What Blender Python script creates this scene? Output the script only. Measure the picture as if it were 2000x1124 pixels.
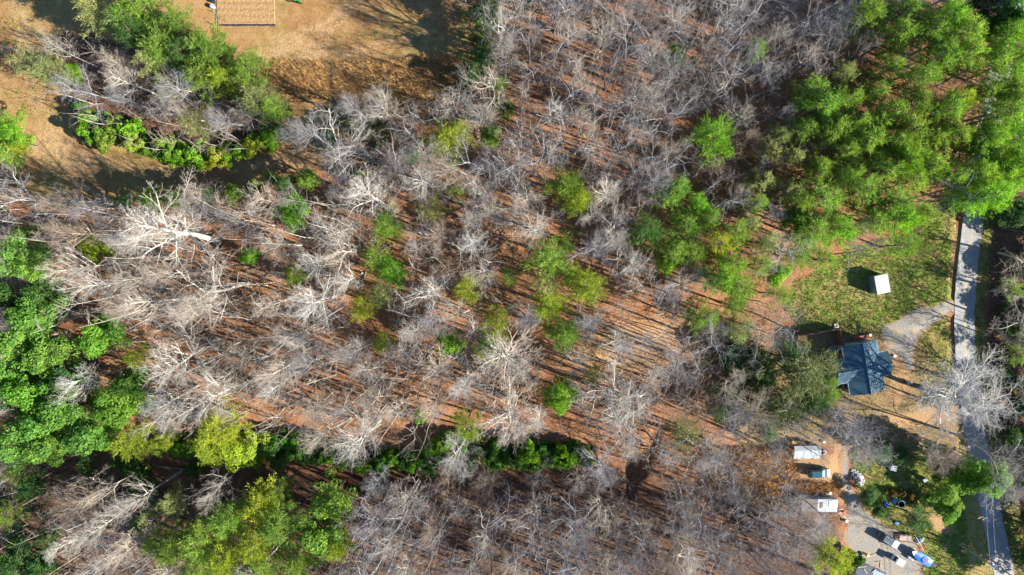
import bpy, math, random
import numpy as np
from mathutils import Vector, Matrix

# ------------------------------------------------------------------ camera, sky, sun, exposure
for o in list(bpy.data.objects):
    bpy.data.objects.remove(o, do_unlink=True)
SC = bpy.context.scene
COL = SC.collection
F = 1334.0                      # focal length in photograph pixels (2000 wide)
CAM_H = 140.0                   # flying height above the ground
TILT = math.atan(72.0 / F)      # the lens looks a little off the vertical
cam_data = bpy.data.cameras.new('camera')
cam = bpy.data.objects.new('camera', cam_data)
COL.objects.link(cam)
cam.location = (0, 0, CAM_H)
cam.rotation_euler = (-TILT, 0, 0)
cam_data.sensor_width = 36.0
cam_data.lens = F / 2000 * 36.0
cam_data.clip_start = 1.0
cam_data.clip_end = 6000
SC.camera = cam

SUN_EL = math.radians(29.5)
SUN_SHADOW = Vector((-0.940, 0.342))            # direction in which shadows fall
sun_dir = Vector((-SUN_SHADOW.x * math.cos(SUN_EL), -SUN_SHADOW.y * math.cos(SUN_EL), math.sin(SUN_EL)))
sd = bpy.data.lights.new('sun', 'SUN')
sd.energy = 5.0
sd.angle = math.radians(0.5)
sd.color = (1.0, 0.94, 0.84)
sun = bpy.data.objects.new('sun', sd)
COL.objects.link(sun)
sun.rotation_euler = (-sun_dir).to_track_quat('-Z', 'Y').to_euler()
sun.location = (60, -20, 120)
W = bpy.data.worlds.new('World')
SC.world = W
W.use_nodes = True
wn = W.node_tree
wn.nodes.clear()
sky = wn.nodes.new('ShaderNodeTexSky')
sky.sky_type = 'NISHITA'
sky.sun_disc = False
sky.sun_elevation = SUN_EL
sky.sun_rotation = math.atan2(sun_dir.x, sun_dir.y)
sky.air_density = 1.0
sky.dust_density = 0.1
sky.ozone_density = 7.0
bg = wn.nodes.new('ShaderNodeBackground')
bg.inputs['Strength'].default_value = 0.075
wo = wn.nodes.new('ShaderNodeOutputWorld')
wn.links.new(sky.outputs[0], bg.inputs[0])
wn.links.new(bg.outputs[0], wo.inputs[0])
SC.view_settings.view_transform = 'Standard'
SC.view_settings.look = 'None'
SC.view_settings.exposure = 1.76
SC.view_settings.gamma = 1
SC.view_settings.use_curve_mapping = False
SC.cycles.max_bounces = 5
SC.cycles.diffuse_bounces = 1
SC.cycles.transparent_max_bounces = 4
SC.cycles.sample_clamp_indirect = 4

# ------------------------------------------------------------------ pixel <-> place
CA, SA = math.cos(TILT), math.sin(TILT)
def at(px, py, z=0.0):
    cx, cy = (px - 1000) / F, (562 - py) / F
    dy = cy * CA - SA
    dz = -cy * SA - CA
    t = (CAM_H - z) / -dz
    return Vector((cx * t, dy * t, z))
def proj(x, y, z=0.0):
    dx, dy, dz = x, y, z - CAM_H
    cy = dy * CA - dz * SA
    cz = dy * SA + dz * CA
    return 1000 + F * dx / -cz, 562 - F * cy / -cz
def proj_np(x, y, z=0.0):
    dz = z - CAM_H
    cy = y * CA - dz * SA
    cz = y * SA + dz * CA
    return 1000 + F * x / -cz, 562 - F * cy / -cz

RNG = np.random.default_rng(7)
R = random.Random(11)

# ------------------------------------------------------------------ zones, in photograph pixels on the ground
Z_FIELD = [(-300,-200),(935,-200),(925,60),(905,118),(880,190),(800,232),(660,262),(632,300),(610,345),(440,372),(300,392),(150,398),(70,380),(40,330),(-300,300)]
Z_ISLAND = [(140,60),(200,70),(300,90),(420,130),(520,190),(545,250),(520,290),(400,312),(300,292),(160,258),(120,190),(80,140),(60,115)]
Z_BRUSH = [(470,122),(560,120),(640,125),(760,122),(850,108),(905,118),(885,190),(840,215),(780,212),(700,195),(640,195),(560,188),(510,165)]
Z_WEEDS = [(1400,872),(1500,875),(1552,878),(1556,940),(1640,942),(1642,965),(1560,962),(1530,1000),(1440,990),(1380,930)]
Z_TRACK = [(632,122),(650,122),(662,195),(640,195)]
Z_LAWN = [(1555,545),(1620,525),(1650,490),(1700,470),(1770,455),(1800,395),(1868,390),(1866,480),(1858,585),(1800,602),(1745,628),(1715,655),(1640,655),(1560,640),(1530,600)]
Z_LAWN2 = [(1655,880),(1700,872),(1790,885),(1865,900),(1880,960),(1890,1060),(1895,1160),(1795,1160),(1800,1100),(1815,1070),(1770,1045),(1720,1010),(1690,985),(1668,930)]
Z_VERGE_E = [(1918,380),(1945,380),(1935,480),(1925,580),(1926,660),(1935,740),(1955,860),(1985,980),(2025,1160),(1990,1160),(1965,1040),(1940,940),(1920,840),(1908,740),(1905,660),(1908,560),(1912,460)]
Z_VERGE_W = [(1888,800),(1900,860),(1915,920),(1930,1000),(1950,1100),(1960,1170),(1890,1170),(1885,1060),(1875,960),(1862,900),(1868,820)]
Z_ISLE = [(1795,650),(1830,622),(1856,612),(1866,720),(1868,800),(1800,790),(1788,720)]
Z_HOUSEYARD = [(1430,820),(1470,700),(1530,660),(1560,640),(1720,640),(1790,660),(1870,780),(1880,860),(1800,900),(1660,880),(1560,870),(1440,880)]
Z_GRAVEL1 = [(1868,583),(1868,612),(1820,628),(1790,655),(1782,690),(1787,720),(1770,722),(1752,692),(1722,660),(1718,640),(1745,630),(1790,606),(1830,592)]
Z_GRAVEL2 = [(1645,862),(1656,858),(1650,885),(1655,930),(1668,965),(1700,1000),(1750,1035),(1790,1062),(1800,1110),(1790,1180),(1690,1180),(1665,1090),(1655,1060),(1652,1010),(1648,965),(1643,910)]
Z_DIRT = [(1556,890),(1604,898),(1634,890),(1636,945),(1560,938)]
Z_DIRT2 = [(1885,785),(1888,815),(1800,830),(1735,828),(1680,850),(1640,872),(1630,858),(1680,830),(1740,806),(1800,800)]
Z_DIRT3 = [(1722,645),(1760,640),(1790,700),(1775,770),(1755,800),(1730,770),(1745,720),(1720,670)]
Z_DIRT4 = [(1815,1012),(1838,1000),(1862,1008),(1868,1030),(1852,1046),(1828,1040)]
Z_PALE = [(1425,838),(1480,842),(1545,845),(1560,868),(1500,868),(1430,858)]
Z_GARDEN = [(422,-60),(540,-60),(538,50),(424,50)]
Z_BARE = [(40,300),(75,235),(130,240),(150,275),(220,310),(180,345),(90,345)]
Z_BARE2 = [(480,100),(560,60),(640,70),(660,120),(560,118),(490,122)]
Z_CLEAR = [(1090,640),(1330,600),(1350,660),(1300,720),(1150,740),(1060,700)]
Z_DITCH = [(1874,395),(1868,480),(1860,580)]
Z_DITCH2 = [(1858,622),(1862,715),(1872,800)]
Z_GULLY = [(1282,842),(1262,890),(1240,912),(1225,960)]
Z_GULLY2 = [(1560,868),(1420,876),(1385,905),(1350,960)]
Z_CREEK = [(-80,915),(120,905),(300,897),(500,910),(700,925),(900,920),(1130,908),(1240,912)]
ROADC = [(1996,-60),(1984,0),(1966,80),(1950,150),(1936,230),(1922,310),(1906,400),(1892,500),(1885,580),(1884,650),(1888,715),(1893,765),(1901,825),(1913,890),(1926,955),(1941,1025),(1956,1095),(1972,1180)]

def sdist(poly, X, Y):
    """signed distance in pixels to a polygon, positive inside"""
    P = np.array(poly, float)
    d2 = np.full(X.shape, 1e18)
    ins = np.zeros(X.shape, bool)
    for i in range(len(P)):
        a, b = P[i], P[(i + 1) % len(P)]
        e = b - a
        wx, wy = X - a[0], Y - a[1]
        t = np.clip((wx * e[0] + wy * e[1]) / (e @ e + 1e-9), 0, 1)
        d2 = np.minimum(d2, (wx - t * e[0]) ** 2 + (wy - t * e[1]) ** 2)
        c = (a[1] > Y) != (b[1] > Y)
        xin = (b[0] - a[0]) * (Y - a[1]) / (b[1] - a[1] + 1e-12) + a[0]
        ins ^= c & (X < xin)
    return np.where(ins, 1, -1) * np.sqrt(d2)
def ldist(line, X, Y):
    P = np.array(line, float)
    d2 = np.full(X.shape, 1e18)
    for i in range(len(P) - 1):
        a, b = P[i], P[i + 1]
        e = b - a
        wx, wy = X - a[0], Y - a[1]
        t = np.clip((wx * e[0] + wy * e[1]) / (e @ e + 1e-9), 0, 1)
        d2 = np.minimum(d2, (wx - t * e[0]) ** 2 + (wy - t * e[1]) ** 2)
    return np.sqrt(d2)
def inside(poly, px, py, grow=0):
    return float(sdist(poly, np.array([float(px)]), np.array([float(py)]))[0]) > -grow
def near_line(line, px, py):
    return float(ldist(line, np.array([float(px)]), np.array([float(py)]))[0])
def sstep(a, b, x):
    t = np.clip((x - a) / (b - a), 0, 1)
    return t * t * (3 - 2 * t)
_ng = np.random.default_rng(3).random((256, 256))
def vnoise(x, y):
    xi, yi = np.floor(x).astype(int), np.floor(y).astype(int)
    fx, fy = x - xi, y - yi
    fx, fy = fx * fx * (3 - 2 * fx), fy * fy * (3 - 2 * fy)
    g = lambda a, b: _ng[a % 256, b % 256]
    return (g(xi, yi) * (1 - fx) + g(xi + 1, yi) * fx) * (1 - fy) + (g(xi, yi + 1) * (1 - fx) + g(xi + 1, yi + 1) * fx) * fy
def flat_mask(PX, PY):
    """1 where the ground is level (fields, yards, road), 0 in the woods"""
    m = np.zeros(PX.shape)
    for p in (Z_FIELD, Z_LAWN, Z_LAWN2, Z_HOUSEYARD, Z_GRAVEL2, Z_ISLE):
        m = np.maximum(m, sstep(-50, 5, sdist(p, PX, PY)))
    m = np.maximum(m, 1 - sstep(30, 90, ldist(ROADC, PX, PY)))
    return m
def height_np(x, y):
    PX, PY = proj_np(x, y)
    m = flat_mask(PX, PY)
    h = (vnoise(x / 17 + 5, y / 17 + 9) - .35) * 1.3 + (vnoise(x / 5, y / 5) - .5) * .35
    z = h * (1 - m) + (vnoise(x / 9, y / 9) - .5) * .10 * m
    rd = 1 - sstep(26, 44, ldist(ROADC, PX, PY))
    z = z * (1 - rd) - .02 * rd
    z = z - .32 * (1 - sstep(2, 10, ldist(Z_DITCH, PX, PY))) - .32 * (1 - sstep(2, 10, ldist(Z_DITCH2, PX, PY)))
    z = z - .7 * (1 - sstep(3, 16, ldist(Z_GULLY, PX, PY))) - .8 * (1 - sstep(3, 14, ldist(Z_GULLY2, PX, PY)))
    z = z - 2.2 * (1 - sstep(6, 34, ldist(Z_CREEK, PX, PY))) + 1.6 * sstep(20, 60, PY - 915) * (1 - sstep(1250, 1400, PX))
    g = sstep(-20, 0, sdist(Z_GRAVEL2, PX, PY))
    return z * (1 - g)
def gz(x, y):
    return float(height_np(np.array([float(x)]), np.array([float(y)]))[0])

# ------------------------------------------------------------------ materials
def new_mat(name):
    m = bpy.data.materials.new(name)
    m.use_nodes = True
    nt = m.node_tree
    b = nt.nodes['Principled BSDF']
    return m, nt, b
def node(nt, t, **kw):
    n = nt.nodes.new(t)
    for k, v in kw.items():
        setattr(n, k, v)
    return n
def noise(nt, scale, detail=3, coord=None, rough=.55):
    n = node(nt, 'ShaderNodeTexNoise')
    n.inputs['Scale'].default_value = scale
    n.inputs['Detail'].default_value = detail
    n.inputs['Roughness'].default_value = rough
    if coord is not None:
        nt.links.new(coord, n.inputs['Vector'])
    return n.outputs['Fac']
def ramp(nt, fac, stops):
    r = node(nt, 'ShaderNodeValToRGB')
    els = r.color_ramp.elements
    while len(els) < len(stops):
        els.new(.5)
    for e, (p, c) in zip(els, stops):
        e.position = p
        e.color = (*c, 1)
    nt.links.new(fac, r.inputs[0])
    return r.outputs[0]
def mixc(nt, fac, a, b, blend='MIX'):
    m = node(nt, 'ShaderNodeMix', data_type='RGBA', blend_type=blend)
    for sock, v in ((m.inputs[0], fac), (m.inputs[6], a), (m.inputs[7], b)):
        if isinstance(v, bpy.types.NodeSocket):
            nt.links.new(v, sock)
        elif isinstance(v, tuple):
            sock.default_value = (*v, 1)
        else:
            sock.default_value = v
    return m.outputs[2]
def math_n(nt, op, a, b=0.0, clamp=False):
    m = node(nt, 'ShaderNodeMath', operation=op, use_clamp=clamp)
    for i, v in enumerate((a, b)):
        if isinstance(v, bpy.types.NodeSocket):
            nt.links.new(v, m.inputs[i])
        else:
            m.inputs[i].default_value = v
    return m.outputs[0]
def maprange(nt, v, a, b, c=0.0, d=1.0):
    m = node(nt, 'ShaderNodeMapRange', interpolation_type='SMOOTHSTEP')
    nt.links.new(v, m.inputs[0])
    for i, x in enumerate((a, b, c, d)):
        m.inputs[i + 1].default_value = x
    return m.outputs[0]
def bump(nt, b, h, strength=.5, dist=.1):
    n = node(nt, 'ShaderNodeBump')
    n.inputs['Strength'].default_value = strength
    n.inputs['Distance'].default_value = dist
    nt.links.new(h, n.inputs['Height'])
    nt.links.new(n.outputs[0], b.inputs['Normal'])
_simple = {}
def simple(name, rgb, rough=.7, metal=0.0, var=.25, scale=3.0, dirt=None):
    """weathered plain surface: base colour broken up by two noises"""
    key = name
    if key in _simple:
        return _simple[key]
    m, nt, b = new_mat(name)
    tc = node(nt, 'ShaderNodeTexCoord').outputs['Object']
    n1 = noise(nt, scale, 4, tc)
    lo = tuple(c * (1 - var) for c in rgb)
    hi = tuple(min(1, c * (1 + var)) for c in rgb)
    c = ramp(nt, n1, [(.3, lo), (.7, hi)])
    if dirt:
        n2 = noise(nt, scale * .45, 5, tc, .7)
        c = mixc(nt, maprange(nt, n2, .5, .68), c, dirt)
    nt.links.new(c, b.inputs['Base Color'])
    b.inputs['Roughness'].default_value = rough
    b.inputs['Metallic'].default_value = metal
    _simple[key] = m
    return m

def make_ground_mat():
    m, nt, b = new_mat('ground_cover')
    pos = node(nt, 'ShaderNodeNewGeometry').outputs['Position']
    n_big = noise(nt, .09, 4, pos)
    n_mid = noise(nt, .5, 4, pos)
    n_fin = noise(nt, 2.2, 5, pos, .7)
    n_vf = noise(nt, 6.5, 4, pos, .75)
    def attr(a):
        return node(nt, 'ShaderNodeAttribute', attribute_name=a).outputs['Fac']
    def zone(a, lo=.3, hi=.7, amt=.8):
        w = math_n(nt, 'MULTIPLY_ADD', n_mid, amt)
        nt.nodes[-1].inputs[2].default_value = -amt / 2
        w2 = math_n(nt, 'MULTIPLY_ADD', n_fin, amt)
        nt.nodes[-1].inputs[2].default_value = -amt / 2
        s = math_n(nt, 'ADD', attr(a), math_n(nt, 'ADD', w, w2))
        return maprange(nt, s, lo, hi)
    # leaf litter
    leaf = ramp(nt, n_fin, [(.30, (.035, .016, .009)), (.43, (.14, .056, .023)), (.54, (.31, .138, .060)), (.70, (.45, .25, .132))])
    leaf2 = ramp(nt, n_vf, [(.32, (.05, .022, .012)), (.5, (.27, .116, .050)), (.68, (.50, .265, .135))])
    c = mixc(nt, .5, leaf, leaf2)
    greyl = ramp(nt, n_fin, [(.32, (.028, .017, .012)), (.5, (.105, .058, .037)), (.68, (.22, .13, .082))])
    c = mixc(nt, maprange(nt, noise(nt, .22, 4, pos), .40, .66, 0.1, .65), c, ramp(nt, n_vf, [(.3, (.08, .042, .026)), (.5, (.29, .160, .088)), (.7, (.46, .29, .18))]))
    c = mixc(nt, maprange(nt, n_big, .52, .70, 0, .45), c, greyl)
    c = mixc(nt, maprange(nt, n_mid, .62, .78, 0, .35), c, (.10, .085, .03))
    c = mixc(nt, zone('duff_shade', .2, .8), c, greyl)
    pale = ramp(nt, n_fin, [(.3, (.20, .12, .06)), (.5, (.38, .23, .12)), (.7, (.5, .33, .19))])
    c = mixc(nt, zone('clear', .2, .9), c, pale)
    # mown dry field
    fld = ramp(nt, n_fin, [(.3, (.17, .088, .034)), (.5, (.255, .138, .052)), (.7, (.345, .20, .084))])
    fld = mixc(nt, maprange(nt, n_mid, .42, .66), fld, ramp(nt, n_vf, [(.3, (.22, .125, .055)), (.7, (.40, .235, .11))]))
    fld = mixc(nt, maprange(nt, n_big, .43, .60, 0, .7), fld, ramp(nt, n_mid, [(.35, (.20, .15, .05)), (.65, (.33, .245, .09))]))
    fld = mixc(nt, maprange(nt, noise(nt, .035, 3, pos), .5, .62, 0, .6), fld, (.33, .19, .085))
    c = mixc(nt, zone('field'), c, fld)
    bare = ramp(nt, n_fin, [(.3, (.24, .145, .07)), (.5, (.37, .235, .12)), (.72, (.47, .325, .185))])
    c = mixc(nt, zone('bare', .25, 1.15, 1.3), c, bare)
    # rank dry weeds
    br = ramp(nt, n_vf, [(.28, (.05, .022, .01)), (.45, (.20, .09, .032)), (.6, (.34, .165, .06)), (.75, (.48, .27, .11))])
    c = mixc(nt, zone('brush'), c, br)
    # grass
    gr = ramp(nt, n_fin, [(.3, (.05, .085, .015)), (.43, (.12, .19, .026)), (.56, (.22, .245, .05)), (.70, (.40, .30, .105))])
    gr = mixc(nt, maprange(nt, n_mid, .46, .64), gr, ramp(nt, n_vf, [(.3, (.20, .13, .055)), (.7, (.40, .27, .12))]))
    gr = mixc(nt, maprange(nt, n_big, .5, .62, 0, .75), gr, ramp(nt, n_fin, [(.3, (.16, .12, .045)), (.5, (.30, .225, .085)), (.7, (.42, .31, .14))]))
    c = mixc(nt, zone('lawn'), c, gr)
    # yard: thin grass, leaves and dirt
    yd = ramp(nt, n_fin, [(.3, (.10, .075, .03)), (.5, (.21, .15, .07)), (.7, (.36, .25, .13))])
    c = mixc(nt, zone('yard', .2, .9), c, yd)
    dirt = ramp(nt, n_vf, [(.3, (.22, .125, .055)), (.5, (.34, .205, .10)), (.7, (.46, .31, .17))])
    c = mixc(nt, zone('dirt'), c, dirt)
    grv = ramp(nt, n_vf, [(.3, (.17, .155, .135)), (.5, (.245, .225, .195)), (.7, (.35, .32, .275))])
    grv = mixc(nt, maprange(nt, n_mid, .48, .70, 0, .8), grv, (.33, .245, .15))
    c = mixc(nt, zone('gravel', .25, .75, .7), c, grv)
    nt.links.new(c, b.inputs['Base Color'])
    b.inputs['Roughness'].default_value = .95
    b.inputs['Specular IOR Level'].default_value = .1
    bump(nt, b, math_n(nt, 'ADD', n_fin, n_vf), .8, .25)
    return m
M_GROUND = make_ground_mat()

def make_bark():
    """pale bark on stems and limbs, greyer browner twigs; the object colour sets each tree's tone"""
    m, nt, b = new_mat('bark')
    tw = node(nt, 'ShaderNodeAttribute', attribute_name='tw').outputs['Fac']
    oi = node(nt, 'ShaderNodeObjectInfo')
    tc = node(nt, 'ShaderNodeTexCoord').outputs['Object']
    n1 = noise(nt, 1.6, 4, tc)
    limb = mixc(nt, 1.0, oi.outputs['Color'], ramp(nt, n1, [(.3, (.62, .62, .61)), (.7, (1.16, 1.14, 1.1))]), 'MULTIPLY')
    twig = mixc(nt, 1.0, oi.outputs['Color'], (.76, .72, .70), 'MULTIPLY')
    c = mixc(nt, tw, limb, twig)
    nt.links.new(c, b.inputs['Base Color'])
    b.inputs['Roughness'].default_value = .9
    b.inputs['Specular IOR Level'].default_value = .15
    return m
M_BARK = make_bark()
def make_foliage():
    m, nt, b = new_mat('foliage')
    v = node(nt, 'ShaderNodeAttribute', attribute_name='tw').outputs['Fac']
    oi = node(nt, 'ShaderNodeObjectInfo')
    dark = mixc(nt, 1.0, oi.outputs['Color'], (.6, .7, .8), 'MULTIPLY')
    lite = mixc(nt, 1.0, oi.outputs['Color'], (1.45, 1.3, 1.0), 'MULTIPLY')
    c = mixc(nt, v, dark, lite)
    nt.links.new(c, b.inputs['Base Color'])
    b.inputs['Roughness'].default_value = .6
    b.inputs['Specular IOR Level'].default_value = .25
    tr = node(nt, 'ShaderNodeBsdfTranslucent')
    nt.links.new(mixc(nt, 1.0, c, (1.25, 1.35, .7), 'MULTIPLY'), tr.inputs[0])
    ms = node(nt, 'ShaderNodeMixShader')
    ms.inputs[0].default_value = .5
    nt.links.new(b.outputs[0], ms.inputs[1])
    nt.links.new(tr.outputs[0], ms.inputs[2])
    nt.links.new(ms.outputs[0], nt.nodes['Material Output'].inputs[0])
    return m
M_FOL = make_foliage()
def make_road():
    m, nt, b = new_mat('asphalt')
    pos = node(nt, 'ShaderNodeNewGeometry').outputs['Position']
    n1 = noise(nt, .35, 5, pos, .65)
    n2 = noise(nt, 5, 4, pos, .7)
    c = ramp(nt, n2, [(.3, (.17, .17, .165)), (.7, (.27, .265, .255))])
    c = mixc(nt, maprange(nt, n1, .4, .65), c, ramp(nt, n2, [(.3, (.23, .225, .21)), (.7, (.33, .32, .295))]))
    nt.links.new(c, b.inputs['Base Color'])
    b.inputs['Roughness'].default_value = .9
    bump(nt, b, n2, .3, .02)
    return m
M_ROAD = make_road()

# ------------------------------------------------------------------ mesh helpers
def mesh_np(name, verts, quads=None, tris=None, mat=None, tw=None):
    """mesh from numpy arrays; tw is a per-vertex float attribute"""
    me = bpy.data.meshes.new(name)
    verts = np.asarray(verts, np.float32)
    nq = 0 if quads is None else len(quads)
    nt_ = 0 if tris is None else len(tris)
    loops = np.concatenate([np.asarray(quads, np.int32).ravel() if nq else np.zeros(0, np.int32),
                            np.asarray(tris, np.int32).ravel() if nt_ else np.zeros(0, np.int32)])
    me.vertices.add(len(verts))
    me.vertices.foreach_set('co', verts.ravel())
    me.loops.add(len(loops))
    me.loops.foreach_set('vertex_index', loops)
    me.polygons.add(nq + nt_)
    starts = np.concatenate([np.arange(nq) * 4, nq * 4 + np.arange(nt_) * 3]).astype(np.int32)
    me.polygons.foreach_set('loop_start', starts)
    me.update(calc_edges=True)
    if tw is not None:
        a = me.attributes.new('tw', 'FLOAT', 'POINT')
        a.data.foreach_set('value', np.asarray(tw, np.float32))
    if mat:
        me.materials.append(mat)
    me.validate()
    return me
def link(name, me, parent=None):
    o = bpy.data.objects.new(name, me)
    COL.objects.link(o)
    if parent is not None:
        o.parent = parent
    return o
def tag(o, label=None, cat=None, group=None, kind=None):
    if label: o['label'] = label
    if cat: o['category'] = cat
    if group: o['group'] = group
    if kind: o['kind'] = kind
    return o
def thing(name, label, cat, loc=(0, 0, 0), rz=0.0, group=None):
    o = bpy.data.objects.new(name, None)
    o.empty_display_size = .3
    COL.objects.link(o)
    o.location = loc
    o.rotation_euler = (0, 0, rz)
    return tag(o, label, cat, group)

class MB:
    """collects simple solids into one mesh"""
    def __init__(s):
        s.v, s.f = [], []
    def add(s, vs, fs):
        k = len(s.v)
        s.v += [tuple(v) for v in vs]
        s.f += [tuple(i + k for i in f) for f in fs]
        return s
    def box(s, c, size, rz=0.0, ry=0.0, rx=0.0):
        hx, hy, hz = (x / 2 for x in size)
        M = Matrix.Translation(c) @ Matrix.Rotation(rz, 4, 'Z') @ Matrix.Rotation(ry, 4, 'Y') @ Matrix.Rotation(rx, 4, 'X')
        vs = [M @ Vector((sx * hx, sy * hy, sz * hz)) for sx in (-1, 1) for sy in (-1, 1) for sz in (-1, 1)]
        return s.add(vs, [(0, 1, 3, 2), (4, 6, 7, 5), (0, 4, 5, 1), (2, 3, 7, 6), (0, 2, 6, 4), (1, 5, 7, 3)])
    def loft(s, rings, cap=True):
        n = len(rings[0])
        vs = [p for r in rings for p in r]
        fs = []
        for i in range(len(rings) - 1):
            for j in range(n):
                a, b2 = i * n + j, i * n + (j + 1) % n
                fs.append((a, b2, b2 + n, a + n))
        if cap:
            fs.append(tuple(range(n))[::-1])
            fs.append(tuple((len(rings) - 1) * n + j for j in range(n)))
        return s.add(vs, fs)
    def tube(s, pts, rad, n=6):
        rings = []
        pts = [Vector(p) for p in pts]
        if not isinstance(rad, (list, tuple)):
            rad = [rad] * len(pts)
        for i, p in enumerate(pts):
            d = (pts[min(i + 1, len(pts) - 1)] - pts[max(i - 1, 0)]).normalized()
            u = d.orthogonal().normalized()
            if abs(d.z) < .9:
                u = d.cross(Vector((0, 0, 1))).normalized()
            w = d.cross(u)
            rings.append([p + (u * math.cos(a) + w * math.sin(a)) * rad[i] for a in (2 * math.pi * k / n for k in range(n))])
        return s.loft(rings)
    def lathe(s, prof, c=(0, 0, 0), n=12, axis='Z'):
        rings = []
        for r, z in prof:
            ring = []
            for k in range(n):
                a = 2 * math.pi * k / n
                p = (r * math.cos(a), r * math.sin(a), z)
                if axis == 'Y': p = (p[0], p[2], p[1])
                if axis == 'X': p = (p[2], p[0], p[1])
                ring.append((p[0] + c[0], p[1] + c[1], p[2] + c[2]))
            rings.append(ring)
        return s.loft(rings)
    def prism(s, poly, z0, z1):
        return s.loft([[(x, y, z0) for x, y in poly], [(x, y, z1) for x, y in poly]])
    def build(s, name, mat, parent=None, kind=None):
        me = bpy.data.meshes.new(name)
        me.from_pydata(s.v, [], s.f)
        me.materials.append(mat)
        import bmesh
        bm = bmesh.new()
        bm.from_mesh(me)
        bmesh.ops.recalc_face_normals(bm, faces=bm.faces)
        bm.to_mesh(me)
        bm.free()
        o = link(name, me, parent)
        if kind: o['kind'] = kind
        return o

# ------------------------------------------------------------------ the ground
def axis(lo, hi, step, far):
    a = list(np.arange(lo, hi + step / 2, step))
    k, x = step, hi
    out = []
    while x < far:
        k *= 1.5
        x += k
        out.append(x)
    left = [lo - (v - hi) for v in out][::-1]
    return np.array(left + a + out)
def blob(poly, w, X, Y):
    return sstep(-w, w, sdist(poly, X, Y))
def build_ground():
    xs, ys = axis(-128, 138, .62, 2500), axis(-78, 72, .62, 2500)
    gx, gy = np.meshgrid(xs, ys)
    x, y = gx.ravel(), gy.ravel()
    z = height_np(x, y)
    far = (np.abs(x) > 200) | (np.abs(y) > 140)
    z[far] = 0
    PX, PY = proj_np(x, y)
    wob = (vnoise(x / 3, y / 3) - .5) * 14
    PXw, PYw = PX + wob, PY + (vnoise(x / 3 + 50, y / 3 + 20) - .5) * 14
    A = {}
    isl = blob(Z_ISLAND, 10, PXw, PYw)
    A['field'] = blob(Z_FIELD, 8, PXw, PYw) * (1 - isl)
    A['brush'] = blob(Z_BRUSH, 4, PX + wob * .4, PY) * (1 - blob(Z_TRACK, 3, PX, PY))
    A['brush'] = np.maximum(A['brush'], blob(Z_WEEDS, 14, PXw, PYw) * .7)
    A['bare'] = np.maximum(blob(Z_BARE, 25, PXw, PYw), blob(Z_BARE2, 22, PXw, PYw)) * (1 - isl) * .8
    trk = [ldist(l, PXw * .5 + PX * .5, PYw * .5 + PY * .5) for l in ([(700,-20),(640,45),(560,85),(500,112)], [(706,-10),(655,55),(575,97),(515,120)], [(20,-20),(45,120),(70,220),(140,300),(300,345),(620,312)], [(38,-20),(62,120),(88,215),(155,290),(305,333),(620,300)], [(580,110),(700,100),(850,60)])]
    A['bare'] = np.maximum(A['bare'], np.maximum.reduce([(1 - sstep(3, 13, t)) * .75 for t in trk]) * A['field'])
    A['lawn'] = np.maximum.reduce([blob(Z_LAWN, 10, PXw, PYw), blob(Z_LAWN2, 8, PXw, PYw), blob(Z_VERGE_E, 8, PXw, PYw) * .62, blob(Z_VERGE_W, 8, PXw, PYw) * .6, blob(Z_ISLE, 6, PXw, PYw) * .6])
    A['yard'] = blob(Z_HOUSEYARD, 14, PXw, PYw) * .9
    A['dirt'] = np.maximum.reduce([blob(Z_DIRT, 5, PXw, PYw), blob(Z_DIRT2, 10, PXw, PYw) * .85, blob(Z_DIRT3, 14, PXw, PYw) * .75, .8 * blob(Z_GRAVEL1, 22, PXw - 4, PYw), .55 * (1 - sstep(0, 16, np.maximum(0, -sdist(Z_GRAVEL2, PXw, PYw)))), blob(Z_DIRT4, 14, PXw, PYw) * .8, blob(Z_PALE, 10, PXw, PYw) * .7,
                                   (1 - sstep(2, 6, ldist([(1645, 870), (1641, 905), (1648, 950), (1660, 985)], PX + 9, PY))) * .9])
    A['dirt'] = np.maximum(A['dirt'], .62 * (1 - sstep(20, 31, ldist(ROADC, PXw, PYw))))
    A['gravel'] = np.maximum(blob(Z_GRAVEL1, 8, PXw, PYw), blob(Z_GRAVEL2, 8, PXw, PYw))
    A['clear'] = blob(Z_CLEAR, 60, PXw, PYw) * .8
    A['duff_shade'] = np.maximum(isl, sstep(860, 980, PY) * (1 - sstep(1620, 1660, PX)) * .8)  # island duff, plus darker litter painting shade into the lower woods
    A['duff_shade'] = np.maximum(A['duff_shade'], sstep(1915, 1935, PX) * .7)  # ground right of the road darkened to carry its shade
    nx, ny = len(xs), len(ys)
    idx = np.arange(nx * ny).reshape(ny, nx)
    q = np.stack([idx[:-1, :-1], idx[:-1, 1:], idx[1:, 1:], idx[1:, :-1]], -1).reshape(-1, 4)
    qc = lambda a: a[q].mean(1)
    fa = {k: qc(v) for k, v in A.items()}
    owner = np.zeros(len(q), int)
    for i, k in enumerate(('field', 'lawn', 'gravel')):
        owner[fa[k] > .45] = i + 1
    owner[(fa['dirt'] > .6) & (owner != 3)] = 4
    for i, nm in enumerate(('ground', 'dry_field', 'lawn', 'driveway', 'dirt_ground')):
        qs = q[owner == i]
        used, inv = np.unique(qs, return_inverse=True)
        me = mesh_np(nm, np.stack([x[used], y[used], z[used]], 1), quads=inv.reshape(-1, 4), mat=M_GROUND)
        for k, v in A.items():
            at_ = me.attributes.new(k, 'FLOAT', 'POINT')
            at_.data.foreach_set('value', v[used].astype(np.float32))
        me.polygons.foreach_set('use_smooth', np.ones(len(me.polygons), bool))
        tag(link(nm, me), kind='structure')
build_ground()

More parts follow.
